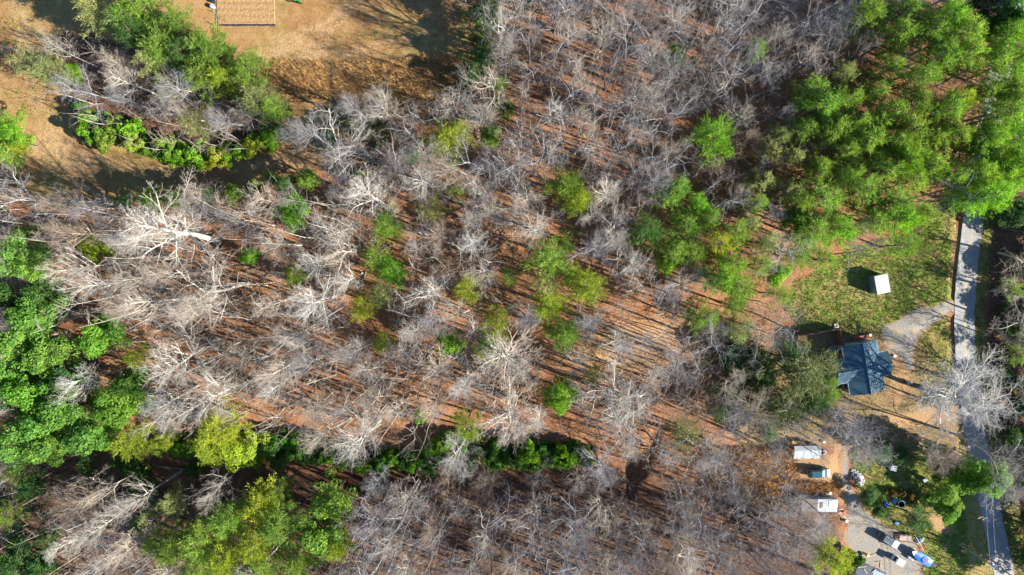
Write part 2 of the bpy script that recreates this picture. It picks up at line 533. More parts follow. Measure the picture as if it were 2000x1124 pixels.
def strip(name, line, half, z, mat, parent=None, dashed=None):
    P = [at(px, py) for px, py in line]
    # resample smoothly
    pts = []
    for i in range(len(P) - 1):
        p0, p1, p2, p3 = P[max(i - 1, 0)], P[i], P[i + 1], P[min(i + 2, len(P) - 1)]
        for k in range(6):
            t = k / 6
            pts.append(.5 * ((2 * p1) + (p2 - p0) * t + (2 * p0 - 5 * p1 + 4 * p2 - p3) * t * t + (3 * p1 - p0 - 3 * p2 + p3) * t ** 3))
    pts.append(P[-1])
    vs, fs = [], []
    for i, p in enumerate(pts):
        d = (pts[min(i + 1, len(pts) - 1)] - pts[max(i - 1, 0)]).normalized()
        n = Vector((-d.y, d.x, 0))
        off = dashed or 0
        e = half * (1 + (R.uniform(-.035, .035) if half > 1 else 0))
        vs += [(p.x + n.x * (off + e), p.y + n.y * (off + e), z), (p.x + n.x * (off - e), p.y + n.y * (off - e), z)]
        if i:
            k = len(vs)
            fs.append((k - 4, k - 2, k - 1, k - 3))
    me = bpy.data.meshes.new(name)
    me.from_pydata(vs, [], fs)
    me.materials.append(mat)
    return link(name, me, parent)
road = tag(strip('road', ROADC, 2.08, .035, M_ROAD), kind='structure')
M_YEL = simple('worn_yellow_paint', (.42, .30, .11), .8, var=.35, scale=1.2, dirt=(.27, .25, .2))
strip('centre_line', ROADC, .06, .040, M_YEL, road, .10)
strip('centre_line', ROADC, .06, .040, M_YEL, road, -.10)

# ------------------------------------------------------------------ stuff on the ground: tufts of dry and green grass
def scatter_px(n, poly, extra=None, seed=0, holes=()):
    g = np.random.default_rng(seed)
    P = np.array(poly, float)
    lo = np.maximum(P.min(0), (-60, -60)); hi = np.minimum(P.max(0), (2060, 1180))
    out = []
    while sum(map(len, out)) < n:
        q = g.random((n * 2, 2)) * (hi - lo) + lo
        ok = sdist(poly, q[:, 0], q[:, 1]) > 0
        for h in holes:
            ok &= sdist(h, q[:, 0], q[:, 1]) < 0
        out.append(q[ok])
    return np.concatenate(out)[:n]
def px_to_xy(q):
    return np.array([at(a, b)[:2] for a, b in q])
def tufts(name, q, h, w, mat, blades=5, seed=0, spread=.15):
    g = np.random.default_rng(seed)
    xy = px_to_xy(q)
    n = len(xy)
    z = height_np(xy[:, 0], xy[:, 1])
    base = np.repeat(np.column_stack([xy, z]), blades, 0)
    N = n * blades
    a = g.random(N) * 2 * np.pi
    base[:, 0] += g.normal(0, spread, N); base[:, 1] += g.normal(0, spread, N)
    hh = h * (.5 + g.random(N)) * np.repeat(.6 + .8 * g.random(n), blades)
    ln = hh * (.25 + .7 * g.random(N))
    tip = base + np.column_stack([np.cos(a) * ln, np.sin(a) * ln, hh])
    b2 = a + np.pi / 2
    s = np.column_stack([np.cos(b2), np.sin(b2), np.zeros(N)]) * w * (.6 + .8 * g.random((N, 1)))
    v = np.stack([base - s, base + s, tip], 1).reshape(-1, 3)
    tw = np.repeat(np.repeat(g.random(n), blades) * .7 + .3 * g.random(N), 3)
    return link(name, mesh_np(name, v, tris=np.arange(N * 3).reshape(-1, 3), mat=mat, tw=tw))
def tuft_mat(name, a, b_, c_):
    m, nt, b = new_mat(name)
    v = node(nt, 'ShaderNodeAttribute', attribute_name='tw').outputs['Fac']
    nt.links.new(ramp(nt, v, [(.1, a), (.5, b_), (.9, c_)]), b.inputs['Base Color'])
    b.inputs['Roughness'].default_value = .8
    b.inputs['Specular IOR Level'].default_value = .1
    return m
M_DRY = tuft_mat('dry_grass_blades', (.26, .13, .045), (.42, .235, .09), (.58, .38, .17))
M_TAN = tuft_mat('tan_grass_blades', (.21, .122, .048), (.29, .172, .070), (.36, .225, .10))
M_GRN = tuft_mat('green_grass_blades', (.075, .15, .02), (.15, .25, .04), (.34, .30, .10))
tag(tufts('dry_grass', scatter_px(8500, Z_BRUSH, seed=1, holes=(Z_TRACK,)) if False else np.concatenate([scatter_px(8500, Z_BRUSH, seed=1, holes=(Z_TRACK,)), scatter_px(2600, Z_WEEDS, seed=12)]), .75, .05, M_DRY, 5, 1, .2), kind='stuff')
tag(tufts('field_grass', scatter_px(5000, Z_FIELD, seed=2, holes=(Z_ISLAND, Z_BRUSH)), .14, .04, M_TAN, 4, 2, .2), kind='stuff')
tag(tufts('lawn_grass', np.concatenate([scatter_px(7000, Z_LAWN, seed=3), scatter_px(5500, Z_LAWN2, seed=4, holes=(Z_DIRT4,)), scatter_px(2500, Z_VERGE_E, seed=5), scatter_px(900, Z_ISLE, seed=6)]), .22, .045, M_GRN, 5, 3, .22), kind='stuff')

# ------------------------------------------------------------------ trees: generators
class TB:
    """tubes gathered as numpy arrays with a twig attribute"""
    def __init__(s):
        s.v, s.q, s.t, s.n = [], [], [], 0
    def tube(s, pts, rad, sides, tw):
        P = np.asarray(pts)
        k = len(P)
        d = np.empty_like(P)
        d[1:-1] = P[2:] - P[:-2]
        d[0] = P[1] - P[0]
        d[-1] = P[-1] - P[-2]
        d /= np.linalg.norm(d, axis=1)[:, None] + 1e-9
        ref = np.array([0, 0, 1.0]) if abs(d[0, 2]) < .85 else np.array([1.0, 0, 0])
        u = np.cross(d, ref)
        u /= np.linalg.norm(u, axis=1)[:, None] + 1e-9
        w = np.cross(d, u)
        a = np.arange(sides) * 2 * np.pi / sides
        ring = P[:, None, :] + (u[:, None, :] * np.cos(a)[None, :, None] + w[:, None, :] * np.sin(a)[None, :, None]) * np.asarray(rad)[:, None, None]
        s.v.append(ring.reshape(-1, 3))
        i = np.arange(k - 1)[:, None] * sides
        j = np.arange(sides)[None, :]
        j2 = (j + 1) % sides
        s.q.append((s.n + np.stack([i + j, i + j2, i + j2 + sides, i + j + sides], -1)).reshape(-1, 4))
        s.t.append(np.full(k * sides, tw))
        s.n += k * sides
    def mesh(s, name, mat):
        return mesh_np(name, np.concatenate(s.v), quads=np.concatenate(s.q), mat=mat, tw=np.concatenate(s.t))

def unit(v):
    return v / (np.linalg.norm(v) + 1e-9)
def side_dir(d, ang, az):
    ref = np.array([0, 0, 1.0]) if abs(d[2]) < .9 else np.array([1.0, 0, 0])
    u = unit(np.cross(d, ref))
    w = np.cross(d, u)
    return unit(d * math.cos(ang) + (u * math.cos(az) + w * math.sin(az)) * math.sin(ang))
SIDES = (7, 5, 4, 3, 3, 3)
def grow(tb, g, p, d, L, r, lvl, P):
    nseg = P['seg'][lvl]
    wob = P['wob'][lvl]
    pts, rad = [p], [r]
    dirs = []
    for i in range(nseg):
        d = unit(d + g.normal(0, wob, 3) + np.array([0, 0, P['up'][lvl]]))
        p = p + d * (L / nseg)
        pts.append(p); dirs.append(d)
        rad.append(max(.0085, r * (1 - (.62 if lvl < P['max'] else .75) * (i + 1) / nseg)))
    tb.tube(pts, rad, SIDES[lvl], min(1.0, max(0.0, (lvl - 1.3) / 2.0)))
    if lvl >= P['max']:
        return
    n = P['n'][lvl]
    n = int(n * (.7 + .6 * g.random()) + .5)
    az = g.random() * 6.28
    for k in range(n):
        t = P['t0'][lvl] + (1 - P['t0'][lvl]) * ((k + g.random()) / n)
        t = min(t, .99)
        f = t * nseg
        i = int(f)
        q = pts[i] + (pts[i + 1] - pts[i]) * (f - i)
        rr = rad[i] + (rad[i + 1] - rad[i]) * (f - i)
        az += 2.4 + g.normal(0, .5)
        a = math.radians(P['ang'][lvl]) * (.65 + .7 * g.random())
        cd = side_dir(dirs[i], a, az)
        grow(tb, g, q, cd, L * P['rat'][lvl] * (1.15 - .55 * t) * (.65 + .7 * g.random()), rr * P['rr'][lvl], lvl + 1, P)
def make_bare(seed, style, giant=False):
    """returns trunk mesh, crown mesh, height, crown radius"""
    g = np.random.default_rng(seed)
    tr, cr = TB(), TB()
    if style == 'oak':
        H, base, r0 = 20, .36 + .1 * g.random(), .36
        P = dict(seg=(5, 7, 5, 3, 2), wob=(.05, .24, .26, .22, .2), up=(.02, .04, .05, .05, .03), n=(5, 8, 7, 6, 0), t0=(0, .22, .15, .15), ang=(0, 50, 46, 42, 40), rat=(0, .55, .5, .5, .5), rr=(0, .62, .55, .5), max=4)
        nl, ang, Ll = 6, 52, 9.5
    elif style == 'tulip':
        H, base, r0 = 27, .42, .30
        P = dict(seg=(8, 5, 4, 2, 2), wob=(.02, .08, .10, .12, .2), up=(.02, .12, .10, .08, .05), n=(0, 6, 6, 4, 0), t0=(0, .15, .12, .1), ang=(0, 33, 34, 34, 34), rat=(0, .48, .5, .55, .5), rr=(0, .55, .5, .5), max=4)
        nl, ang, Ll = 20, 42, 5.6
    elif style == 'mid':
        H, base, r0 = 22, .40 + .15 * g.random(), .22
        P = dict(seg=(6, 6, 4, 3, 2), wob=(.035, .17, .2, .2, .2), up=(.02, .07, .06, .05, .05), n=(0, 7, 6, 5, 0), t0=(0, .22, .2, .15), ang=(0, 46, 44, 42, 40), rat=(0, .52, .5, .5, .5), rr=(0, .58, .52, .5), max=4)
        nl, ang, Ll = 10, 46, 6.3
    else:  # broom
        H, base, r0 = 17, .45, .15
        P = dict(seg=(5, 4, 3, 2, 1), wob=(.04, .12, .15, .15, .2), up=(.03, .12, .1, .06, .05), n=(0, 6, 5, 5, 0), t0=(0, .15, .15, .1), ang=(0, 34, 36, 38, 40), rat=(0, .55, .55, .55, .5), rr=(0, .55, .5, .5), max=4)
        nl, ang, Ll = 13, 40, 4.8
    if giant:
        P['n'] = (5, 10, 9, 7, 0); nl = 11
    top = .92 if style != 'oak' else .62
    d = unit(np.array([g.normal(0, .05), g.normal(0, .05), 1.0]))
    pts, rad, p = [np.array([0, 0, -.3])], [r0 * 1.45], np.array([0, 0, .0])
    ns = 9
    pts.append(np.array([0, 0, .25])); rad.append(r0 * 1.08)
    p = pts[-1]
    for i in range(ns):
        d = unit(d + g.normal(0, P['wob'][0], 3) + np.array([0, 0, .06]))
        p = p + d * (H * top / ns)
        pts.append(p)
        rad.append(r0 * (1 - (.55 if style == 'oak' else .86) * ((i + 1) / ns) ** 1.1))
    tr.tube(pts, rad, 7, 0.0)
    az = g.random() * 6.28
    for k in range(nl):
        t = base + (1.0 - base) * ((k + g.random() * .8) / nl) if style != 'oak' else .6 + .4 * (k + g.random()) / nl
        f = min(t, .985) * ns + 1
        i = int(f)
        q = pts[i] + (pts[i + 1] - pts[i]) * (f - i)
        rr = rad[i] + (rad[i + 1] - rad[i]) * (f - i)
        az += 2.4 + g.normal(0, .35)
        rel = (t - base) / (1 - base)
        a = math.radians(ang * (1.15 - .55 * rel)) * (.8 + .4 * g.random())
        dd = np.array([math.cos(az) * math.sin(a), math.sin(az) * math.sin(a), math.cos(a)])
        L = Ll * (1.15 - .5 * rel) * (.75 + .5 * g.random())
        grow(cr, g, q, dd, L, max(.05, rr * (.68 if style == 'oak' else .66)), 1, P)
    tm, cm = tr.mesh('trunk', M_BARK), cr.mesh('crown', M_BARK)
    co = np.concatenate(cr.v)
    rad_ = float(np.percentile(np.hypot(co[:, 0] - pts[-1][0] * .6, co[:, 1] - pts[-1][1] * .6), 93))
    return tm, cm, float(co[:, 2].max()), rad_
BARE = {s: [make_bare(i * 17 + hash_, s) for i in range(n)] for s, n, hash_ in (('oak', 5, 100), ('tulip', 4, 200), ('mid', 6, 300), ('broom', 3, 400))}

BARE['giant'] = [make_bare(911, 'oak', True)]
def needle_cloud(g, centers, dirs, n_per, length, width, spread):
    """tufts: thin leaf-sized triangles fanning out from points"""
    k = len(centers)
    N = k * n_per
    c = np.repeat(centers, n_per, 0) + g.normal(0, spread, (N, 3))
    d = np.repeat(dirs, n_per, 0) + g.normal(0, .65, (N, 3))
    d /= np.linalg.norm(d, axis=1)[:, None] + 1e-9
    s = np.cross(d, g.normal(0, 1, (N, 3)))
    s /= np.linalg.norm(s, axis=1)[:, None] + 1e-9
    L = length * (.6 + .8 * g.random((N, 1)))
    w = width * (.6 + .8 * g.random((N, 1)))
    v = np.stack([c - s * w, c + s * w, c + d * L], 1).reshape(-1, 3)
    tv = np.repeat(np.clip(np.repeat(g.random(k), n_per) * .75 + g.random(N) * .25, 0, 1), 3)
    return v, tv
def leaf_cloud(g, centers, rads, n_per, size, tone=None):
    """clumps of small folded leaves set on lumpy shells"""
    k = len(centers)
    N = k * n_per
    d = g.normal(0, 1, (N, 3)); d[:, 2] = np.abs(d[:, 2]) * .9 - .25
    d /= np.linalg.norm(d, axis=1)[:, None]
    rr = np.repeat(rads, n_per)[:, None] * (.55 + .5 * g.random((N, 1)) ** .6)
    c = np.repeat(centers, n_per, 0) + d * rr * np.array([1, 1, .8])
    nrm = d + g.normal(0, .5, (N, 3)); nrm /= np.linalg.norm(nrm, axis=1)[:, None]
    u = np.cross(nrm, g.normal(0, 1, (N, 3))); u /= np.linalg.norm(u, axis=1)[:, None] + 1e-9
    w = np.cross(nrm, u)
    s = size * (.6 + .8 * g.random((N, 1)))
    v = np.stack([c - u * s, c - w * s * .55 + nrm * s * .15, c + u * s, c + w * s * .55 + nrm * s * .15], 1).reshape(-1, 3)
    tv = np.repeat(np.clip((np.repeat(g.random(k), n_per) if tone is None else np.repeat(tone, n_per)) * .7 + g.random(N) * .3, 0, 1), 4)
    return v, tv
def make_pine(seed, H=16.0, rad=3.0, depth=.5, nb=70, dens=1.0):
    g = np.random.default_rng(seed)
    tr = TB()
    pts = [np.array([0, 0, -.3])]
    d = np.array([0, 0, 1.0])
    rad_t = [.24]
    for i in range(8):
        d = unit(d + g.normal(0, .025, 3) + np.array([0, 0, .05]))
        pts.append(pts[-1] + d * (H / 8)); rad_t.append(.2 * (1 - .85 * (i + 1) / 8))
    tr.tube(pts, rad_t, 6, 0.0)
    P = np.array(pts)
    C, D = [], []
    az = 0
    for k in range(nb):
        t = (k + g.random()) / nb
        zt = 1 - depth * (1 - t)
        f = min(zt * 8, 7.99); i = int(f)
        q = P[i] + (P[i + 1] - P[i]) * (f - i)
        az += 2.4 + g.normal(0, .4)
        prof = (1 - t) ** .55 * (.35 + .65 * min(1, t * 4 + .3))
        L = rad * (.25 + prof) * (.6 + .55 * g.random())
        el = .10 + .75 * t + g.normal(0, .12)
        bd = np.array([math.cos(az) * math.cos(el), math.sin(az) * math.cos(el), math.sin(el)])
        e1 = q + bd * L * .6
        e2 = e1 + unit(bd + np.array([0, 0, .25])) * L * .4
        tr.tube([q, e1, e2], [.05, .03, .012], 3, .5)
        m = max(3, int(L * 3.4 * dens))
        for j in range(m):
            s = .3 + .7 * (j + g.random()) / m
            c = q + (e2 - q) * s + g.normal(0, .22 * L / 3 + .06, 3)
            C.append(c); D.append(unit(bd + np.array([0, 0, .55])))
    v, tv = needle_cloud(g, np.array(C), np.array(D), 9, .52, .045, .16)
    return tr.mesh('trunk', M_BARK), mesh_np('crown', v, tris=np.arange(len(v)).reshape(-1, 3), mat=M_FOL, tw=tv)
def make_lumpy(seed, H=14.0, rad=3.4, clumps=46, per=150, low=.45, size=.17):
    g = np.random.default_rng(seed)
    tr = TB()
    tr.tube([np.array([0, 0, -.3]), np.array([.1, 0, H * .4]), np.array([.15, .1, H * .8])], [.22, .16, .05], 6, 0.0)
    C, Rr = [], []
    for k in range(clumps):
        z = low + (1 - low) * g.random() ** .8
        rmax = rad * math.sqrt(max(.05, 1 - ((z - low) / (1.04 - low)) ** 2.2)) * (.75 + .35 * g.random())
        a, q = g.random() * 6.28, math.sqrt(g.random())
        c = np.array([math.cos(a) * rmax * q, math.sin(a) * rmax * q, z * H - .4])
        C.append(c); Rr.append(rad * (.17 + .17 * g.random()))
        if k % 2 == 0:
            tr.tube([np.array([.1, .05, c[2] * .75]), c], [.06, .015], 3, .5)
    v, tv = leaf_cloud(g, np.array(C), np.array(Rr), per, size)
    return tr.mesh('trunk', M_BARK), mesh_np('crown', v, quads=np.arange(len(v)).reshape(-1, 4), mat=M_FOL, tw=tv)
PINE = [make_pine(500 + i, nb=50 + 6 * (i % 3), depth=(.42, .5, .6)[i % 3]) for i in range(6)]
THIN = [make_pine(540 + i, nb=46, depth=.5, dens=.75) for i in range(3)]
LUMP = [make_lumpy(600 + i) for i in range(4)]
SHRUB = [make_lumpy(650 + i, H=3.6, rad=2.0, clumps=24, per=120, low=.15, size=.15) for i in range(4)]

def place_tree(name, meshes, x, y, rz, sx, sz, bark, crown_col, label, cat, group, lean=.02):
    root = thing(name, label, cat, (x, y, gz(x, y)), rz, group)
    root.rotation_euler = (R.gauss(0, lean), R.gauss(0, lean), rz)
    root.scale = (sx, sx, sz)
    t = link('trunk', meshes[0], root); t.color = (*bark, 1)
    c = link('crown', meshes[1], root); c.color = (*crown_col, 1)
    return root

# ------------------------------------------------------------------ the evergreens, by the pixel of their crown
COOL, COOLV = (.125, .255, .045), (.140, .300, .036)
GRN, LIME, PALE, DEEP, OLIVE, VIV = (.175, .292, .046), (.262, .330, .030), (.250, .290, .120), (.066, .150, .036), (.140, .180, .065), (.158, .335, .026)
BARKC = dict(pale=(.44, .40, .34), white=(.50, .475, .42), grey=(.30, .29, .285), brown=(.30, .235, .18), pine=(.15, .11, .085))
# px, py, crown radius px, kind (p pine, t thin pine, l lumpy evergreen, s shrub), colour, height, label, landmark name (or None)
EV = [
 (867,278,40,'p',LIME,15,'round-headed yellow-green pine standing alone at the corner of the dry field','round-headed pine at the field corner'),
 (572,414,36,'l',VIV,12,'bright green bushy evergreen alone among pale bare trees below the dry field','bright bushy evergreen below the field'),
 (890,372,20,'t',LIME,11,'small thin yellow-green pine below the round-headed field-corner pine','small thin pine below the round-headed pine'),
 (836,407,28,'p',PALE,12,'pale grey-green round pine beside a bent white trunk','pale round pine beside the bent white trunk'),
 (758,438,30,'p',GRN,14,'mid green pine topmost of the column of pines in the mid woods','top pine of the mid-woods column'),
 (734,503,25,'p',GRN,14,'dark-sided green pine second in the column of mid-woods pines','second pine of the mid-woods column'),
 (760,532,27,'p',VIV,13,'vivid green pine third and brightest in the column of mid-woods pines','brightest pine of the mid-woods column'),
 (738,576,28,'t',PALE,13,'thin pale grey-green pine fourth in the column of mid-woods pines','thin pale pine of the mid-woods column'),
 (705,601,24,'p',LIME,13,'yellow-green pine at the lower end of the mid-woods column','lowest pine of the mid-woods column'),
 (567,545,22,'p',GRN,12,'small round green pine alone between sprawling white trees','small round pine among sprawling white trees'),
 (745,668,22,'t',LIME,11,'narrow tilted lime pine over the orange leaf floor','narrow tilted lime pine'),
 (875,671,27,'l',VIV,9,'low bright green round evergreen in the middle of the orange floor','low round evergreen on the orange floor'),
 (918,567,30,'t',LIME,15,'olive-lime feathery pine in the centre of the woods','feathery olive pine at the centre'),
 (966,628,30,'t',LIME,13,'yellowish flat-topped pine above a greyer twin','yellowish flat-topped pine'),
 (957,668,30,'p',GRN,13,'grey-green pine just below the yellowish flat-topped pine','grey-green pine below the flat-topped pine'),
 (818,818,14,'s',VIV,5,'tiny bright green evergreen bush above the creekside thicket','tiny bright bush above the thicket'),
 (915,828,33,'t',LIME,13,'wide yellow-green thin pine above the creekside thicket','wide thin pine above the thicket'),
 (1092,772,31,'l',VIV,13,'vivid green dense evergreen between two big bare trees','vivid dense evergreen between big bare trees'),
 (1162,733,22,'t',PALE,11,'pale washed-out pine above the huge radiating bare tree','pale washed-out pine'),
 (1095,660,32,'p',GRN,14,'dull green pine lowest of the central pine chain','dull green lowest pine of the central chain'),
 (1072,600,32,'p',LIME,14,'lime-sided pine in the central pine chain','lime-sided pine of the central chain'),
 (1068,550,30,'t',PALE,14,'faded thin pine in the central pine chain','faded thin pine of the central chain'),
 (1152,558,37,'p',LIME,16,'broad lime-tipped pine on the side of the central chain','broad lime-tipped pine of the central chain'),
 (1090,500,46,'p',GRN,17,'largest dark green spreading pine of the central chain','largest dark pine of the central chain'),
 (998,540,20,'t',GRN,11,'small sparse green pine beside a grey bare tree','small sparse green pine near the centre'),
 (1100,362,32,'p',GRN,15,'tall green pine of a close pair above the central woods','taller pine of the close pair'),
 (1130,395,30,'p',LIME,14,'yellower pine of a close pair above the central woods','yellower pine of the close pair'),
 (1412,262,46,'p',VIV,18,'large bright green pine on a patch of brown floor','large bright pine on the brown patch'),
 (1316,108,22,'l',GRN,9,'small soft green evergreen under bare oaks','small soft evergreen under bare oaks'),
 (1355,122,12,'s',GRN,5,'dark low evergreen bush beside a soft small evergreen','dark low bush under bare oaks'),
 (1482,96,22,'t',GRN,13,'thin green pine above dark leaning trunks','thin pine above dark leaning trunks'),
 (1312,380,32,'p',GRN,15,'green pine heading the mid-slope pine grove','pine heading the mid-slope grove'),
 (1270,456,33,'p',DEEP,16,'dark feathery pine at the outer edge of the mid-slope grove','dark feathery pine of the grove edge'),
 (1376,398,23,'p',VIV,15,'small vivid pine in the mid-slope grove','small vivid pine of the grove'),
 (1338,432,30,'p',GRN,15,None,None),(1392,428,26,'t',GRN,15,None,None),
 (1318,500,32,'p',GRN,15,None,None),(1355,492,28,'t',GRN,14,None,None),(1398,480,34,'t',LIME,16,None,None),(1300,516,18,'p',VIV,12,None,None),
 (1408,540,40,'p',VIV,16,'brightest broad pine in the middle of the mid-slope grove','brightest broad pine of the grove'),
 (1368,608,36,'t',GRN,15,'pale soft pine at the lower end of the mid-slope grove','soft lowest pine of the grove'),
 (1442,458,30,'t',GRN,16,None,None),(1455,560,34,'t',GRN,15,None,None),(1430,505,30,'t',GRN,15,None,None),
 (1522,535,25,'l',VIV,11,'vivid green dense evergreen just uphill of the weedy yard edge','vivid dense evergreen by the yard edge'),
 (1522,578,26,'t',GRN,13,None,None),(1440,600,26,'t',GRN,13,None,None),
 # pines of the large stand
 (1700,25,36,'p',GRN,19,'round green pine at the tip of the long leaning shadow trunk',None),(1745,75,36,'p',GRN,18,None,None),(1600,215,40,'p',GRN,18,None,None),(1642,195,34,'t',GRN,18,None,None),(1582,178,28,'t',GRN,17,None,None),(1622,255,34,'p',GRN,17,None,None),
 (1840,28,45,'p',VIV,20,None,None),(1872,62,40,'p',GRN,20,None,None),(1800,62,36,'t',GRN,19,None,None),(1880,112,38,'p',GRN,20,None,None),(1822,122,40,'p',GRN,20,None,None),(1790,150,34,'t',GRN,19,None,None),
 (1962,28,36,'l',DEEP,17,None,None),(1990,118,40,'p',VIV,19,None,None),(1972,78,34,'p',VIV,19,None,None),(1935,55,26,'l',DEEP,15,None,None),
 (1792,205,36,'t',GRN,19,None,None),(1832,222,40,'p',GRN,20,None,None),(1772,262,40,'p',GRN,19,None,None),(1738,215,36,'t',GRN,18,None,None),(1872,200,30,'t',LIME,20,None,None),
 (1852,262,36,'p',GRN,20,None,None),(1962,228,42,'p',GRN,21,None,None),(1992,272,38,'p',VIV,20,None,None),(1960,332,48,'p',VIV,21,'broad bright lime pine overhanging the top of the visible road','bright pine overhanging the road'),(1928,372,44,'p',VIV,20,'vivid pine whose crown covers the road where it enters the woods','vivid pine covering the road end'),(1980,308,40,'p',LIME,20,None,None),
 (1760,312,40,'p',VIV,19,None,None),(1802,322,36,'p',GRN,19,None,None),(1722,332,36,'t',GRN,18,None,None),(1690,282,40,'p',GRN,18,None,None),(1650,300,30,'t',GRN,17,None,None),(1602,322,26,'t',GRN,16,None,None),
 (1560,392,26,'p',GRN,15,None,None),(1620,382,40,'t',GRN,17,None,None),(1682,382,40,'t',GRN,18,None,None),(1742,392,40,'p',GRN,18,None,None),(1762,432,34,'p',VIV,17,None,None),(1792,420,28,'p',GRN,17,'pine at the very edge of the roadside lawn corner',None),(1640,445,36,'p',VIV,16,None,None),(1600,452,40,'t',GRN,17,None,None),(1556,432,28,'l',VIV,12,None,None),(1535,370,28,'t',PALE,15,None,None),(1702,422,34,'t',GRN,17,None,None),(1778,482,28,'t',GRN,14,None,None),
 (1500,470,28,'t',PALE,15,None,None),(1565,500,30,'t',GRN,15,None,None),(1615,505,28,'t',GRN,14,None,None),(1490,520,26,'t',GRN,14,None,None),(1480,350,28,'t',PALE,14,None,None),(1700,180,30,'t',GRN,17,None,None),(1660,140,26,'t',PALE,16,None,None),(1920,180,30,'t',GRN,19,None,None),(1905,330,34,'p',GRN,20,None,None),(1850,335,32,'t',GRN,19,None,None),(1565,255,28,'t',GRN,16,None,None),(1520,260,24,'t',PALE,14,None,None),(1920,10,30,'l',DEEP,15,None,None),(1765,15,28,'t',GRN,18,None,None),(1885,290,30,'t',GRN,19,None,None),(1930,285,34,'p',GRN,20,None,None),(1665,345,30,'t',GRN,17,None,None),(1580,345,28,'t',GRN,16,None,None),(1735,285,30,'t',GRN,18,None,None),(1740,140,30,'t',GRN,17,None,None),(1975,170,34,'t',GRN,20,None,None),
 # dense evergreens at the other side
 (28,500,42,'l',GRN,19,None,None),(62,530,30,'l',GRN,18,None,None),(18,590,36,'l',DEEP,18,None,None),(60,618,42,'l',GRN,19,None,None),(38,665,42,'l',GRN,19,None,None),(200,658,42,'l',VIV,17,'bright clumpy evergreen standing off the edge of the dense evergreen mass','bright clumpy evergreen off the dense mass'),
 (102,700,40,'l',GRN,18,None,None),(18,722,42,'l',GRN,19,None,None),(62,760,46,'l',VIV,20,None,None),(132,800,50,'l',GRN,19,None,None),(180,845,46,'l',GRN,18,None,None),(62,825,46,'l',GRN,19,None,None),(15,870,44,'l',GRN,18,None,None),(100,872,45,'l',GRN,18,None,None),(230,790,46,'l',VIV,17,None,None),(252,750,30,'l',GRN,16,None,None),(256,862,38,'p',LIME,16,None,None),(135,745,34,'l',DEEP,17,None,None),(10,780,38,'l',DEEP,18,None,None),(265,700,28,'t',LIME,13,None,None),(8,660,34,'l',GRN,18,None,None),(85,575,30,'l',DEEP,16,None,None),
 (182,484,28,'l',LIME,11,'yellow-green bushy evergreen between leaning white trees','yellow-green bush between leaning white trees'),(485,505,18,'l',VIV,9,'small vivid evergreen beside the sprawling many-armed white tree','small vivid evergreen by the many-armed tree'),
 (292,390,24,'l',VIV,8,'bright low evergreen at the lower rim of the field','bright low evergreen at the field rim'),(45,455,18,'l',GRN,9,None,None),(130,450,14,'s',VIV,6,None,None),
 (15,262,36,'l',VIV,9,'bright evergreen jutting from the frame edge into the tan field','bright evergreen jutting into the tan field'),(8,300,30,'l',GRN,8,None,None),(40,280,20,'l',LIME,7,None,None),
 # the band above the creek and below it
 (430,840,42,'p',LIME,15,'pale lime feathery pine above the yellow-green clump','pale lime feathery pine above the creek'),(458,872,40,'l',LIME,12,'yellow-green dense evergreen clump hanging over the creek shade','yellow-green clump over the creek shade'),(405,872,30,'p',LIME,12,None,None),(325,856,22,'l',LIME,10,'small lime evergreen between dark creek shade and bare branches','small lime evergreen by the creek shade'),
 (512,985,36,'p',LIME,17,'yellowest pine in the lower pine stand','yellowest pine of the lower stand'),(452,1010,36,'p',GRN,17,None,None),(640,985,42,'l',GRN,16,'broad smooth green evergreen at the upper corner of the lower stand','broad smooth evergreen of the lower stand'),(622,1040,45,'l',GRN,16,None,None),(560,1022,40,'p',GRN,17,None,None),(500,1052,40,'p',LIME,17,None,None),(402,1042,38,'p',GRN,17,None,None),(352,1078,42,'p',GRN,17,None,None),(442,1092,40,'p',LIME,17,None,None),(335,985,26,'t',PALE,14,None,None),(308,1002,20,'t',PALE,13,None,None),(662,1062,26,'p',LIME,15,None,None),(592,1085,34,'p',GRN,16,None,None),(522,1108,34,'p',GRN,16,None,None),(382,1118,36,'p',GRN,17,None,None),(310,1055,26,'t',GRN,15,None,None),(540,965,24,'p',GRN,15,None,None),
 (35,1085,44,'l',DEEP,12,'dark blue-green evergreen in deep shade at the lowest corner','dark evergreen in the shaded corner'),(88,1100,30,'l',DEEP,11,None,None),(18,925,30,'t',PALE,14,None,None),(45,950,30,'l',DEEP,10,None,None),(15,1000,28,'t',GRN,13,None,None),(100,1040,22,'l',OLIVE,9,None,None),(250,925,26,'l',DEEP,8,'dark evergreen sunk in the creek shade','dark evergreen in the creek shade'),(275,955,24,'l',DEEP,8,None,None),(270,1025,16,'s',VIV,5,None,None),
 # tree island in the field
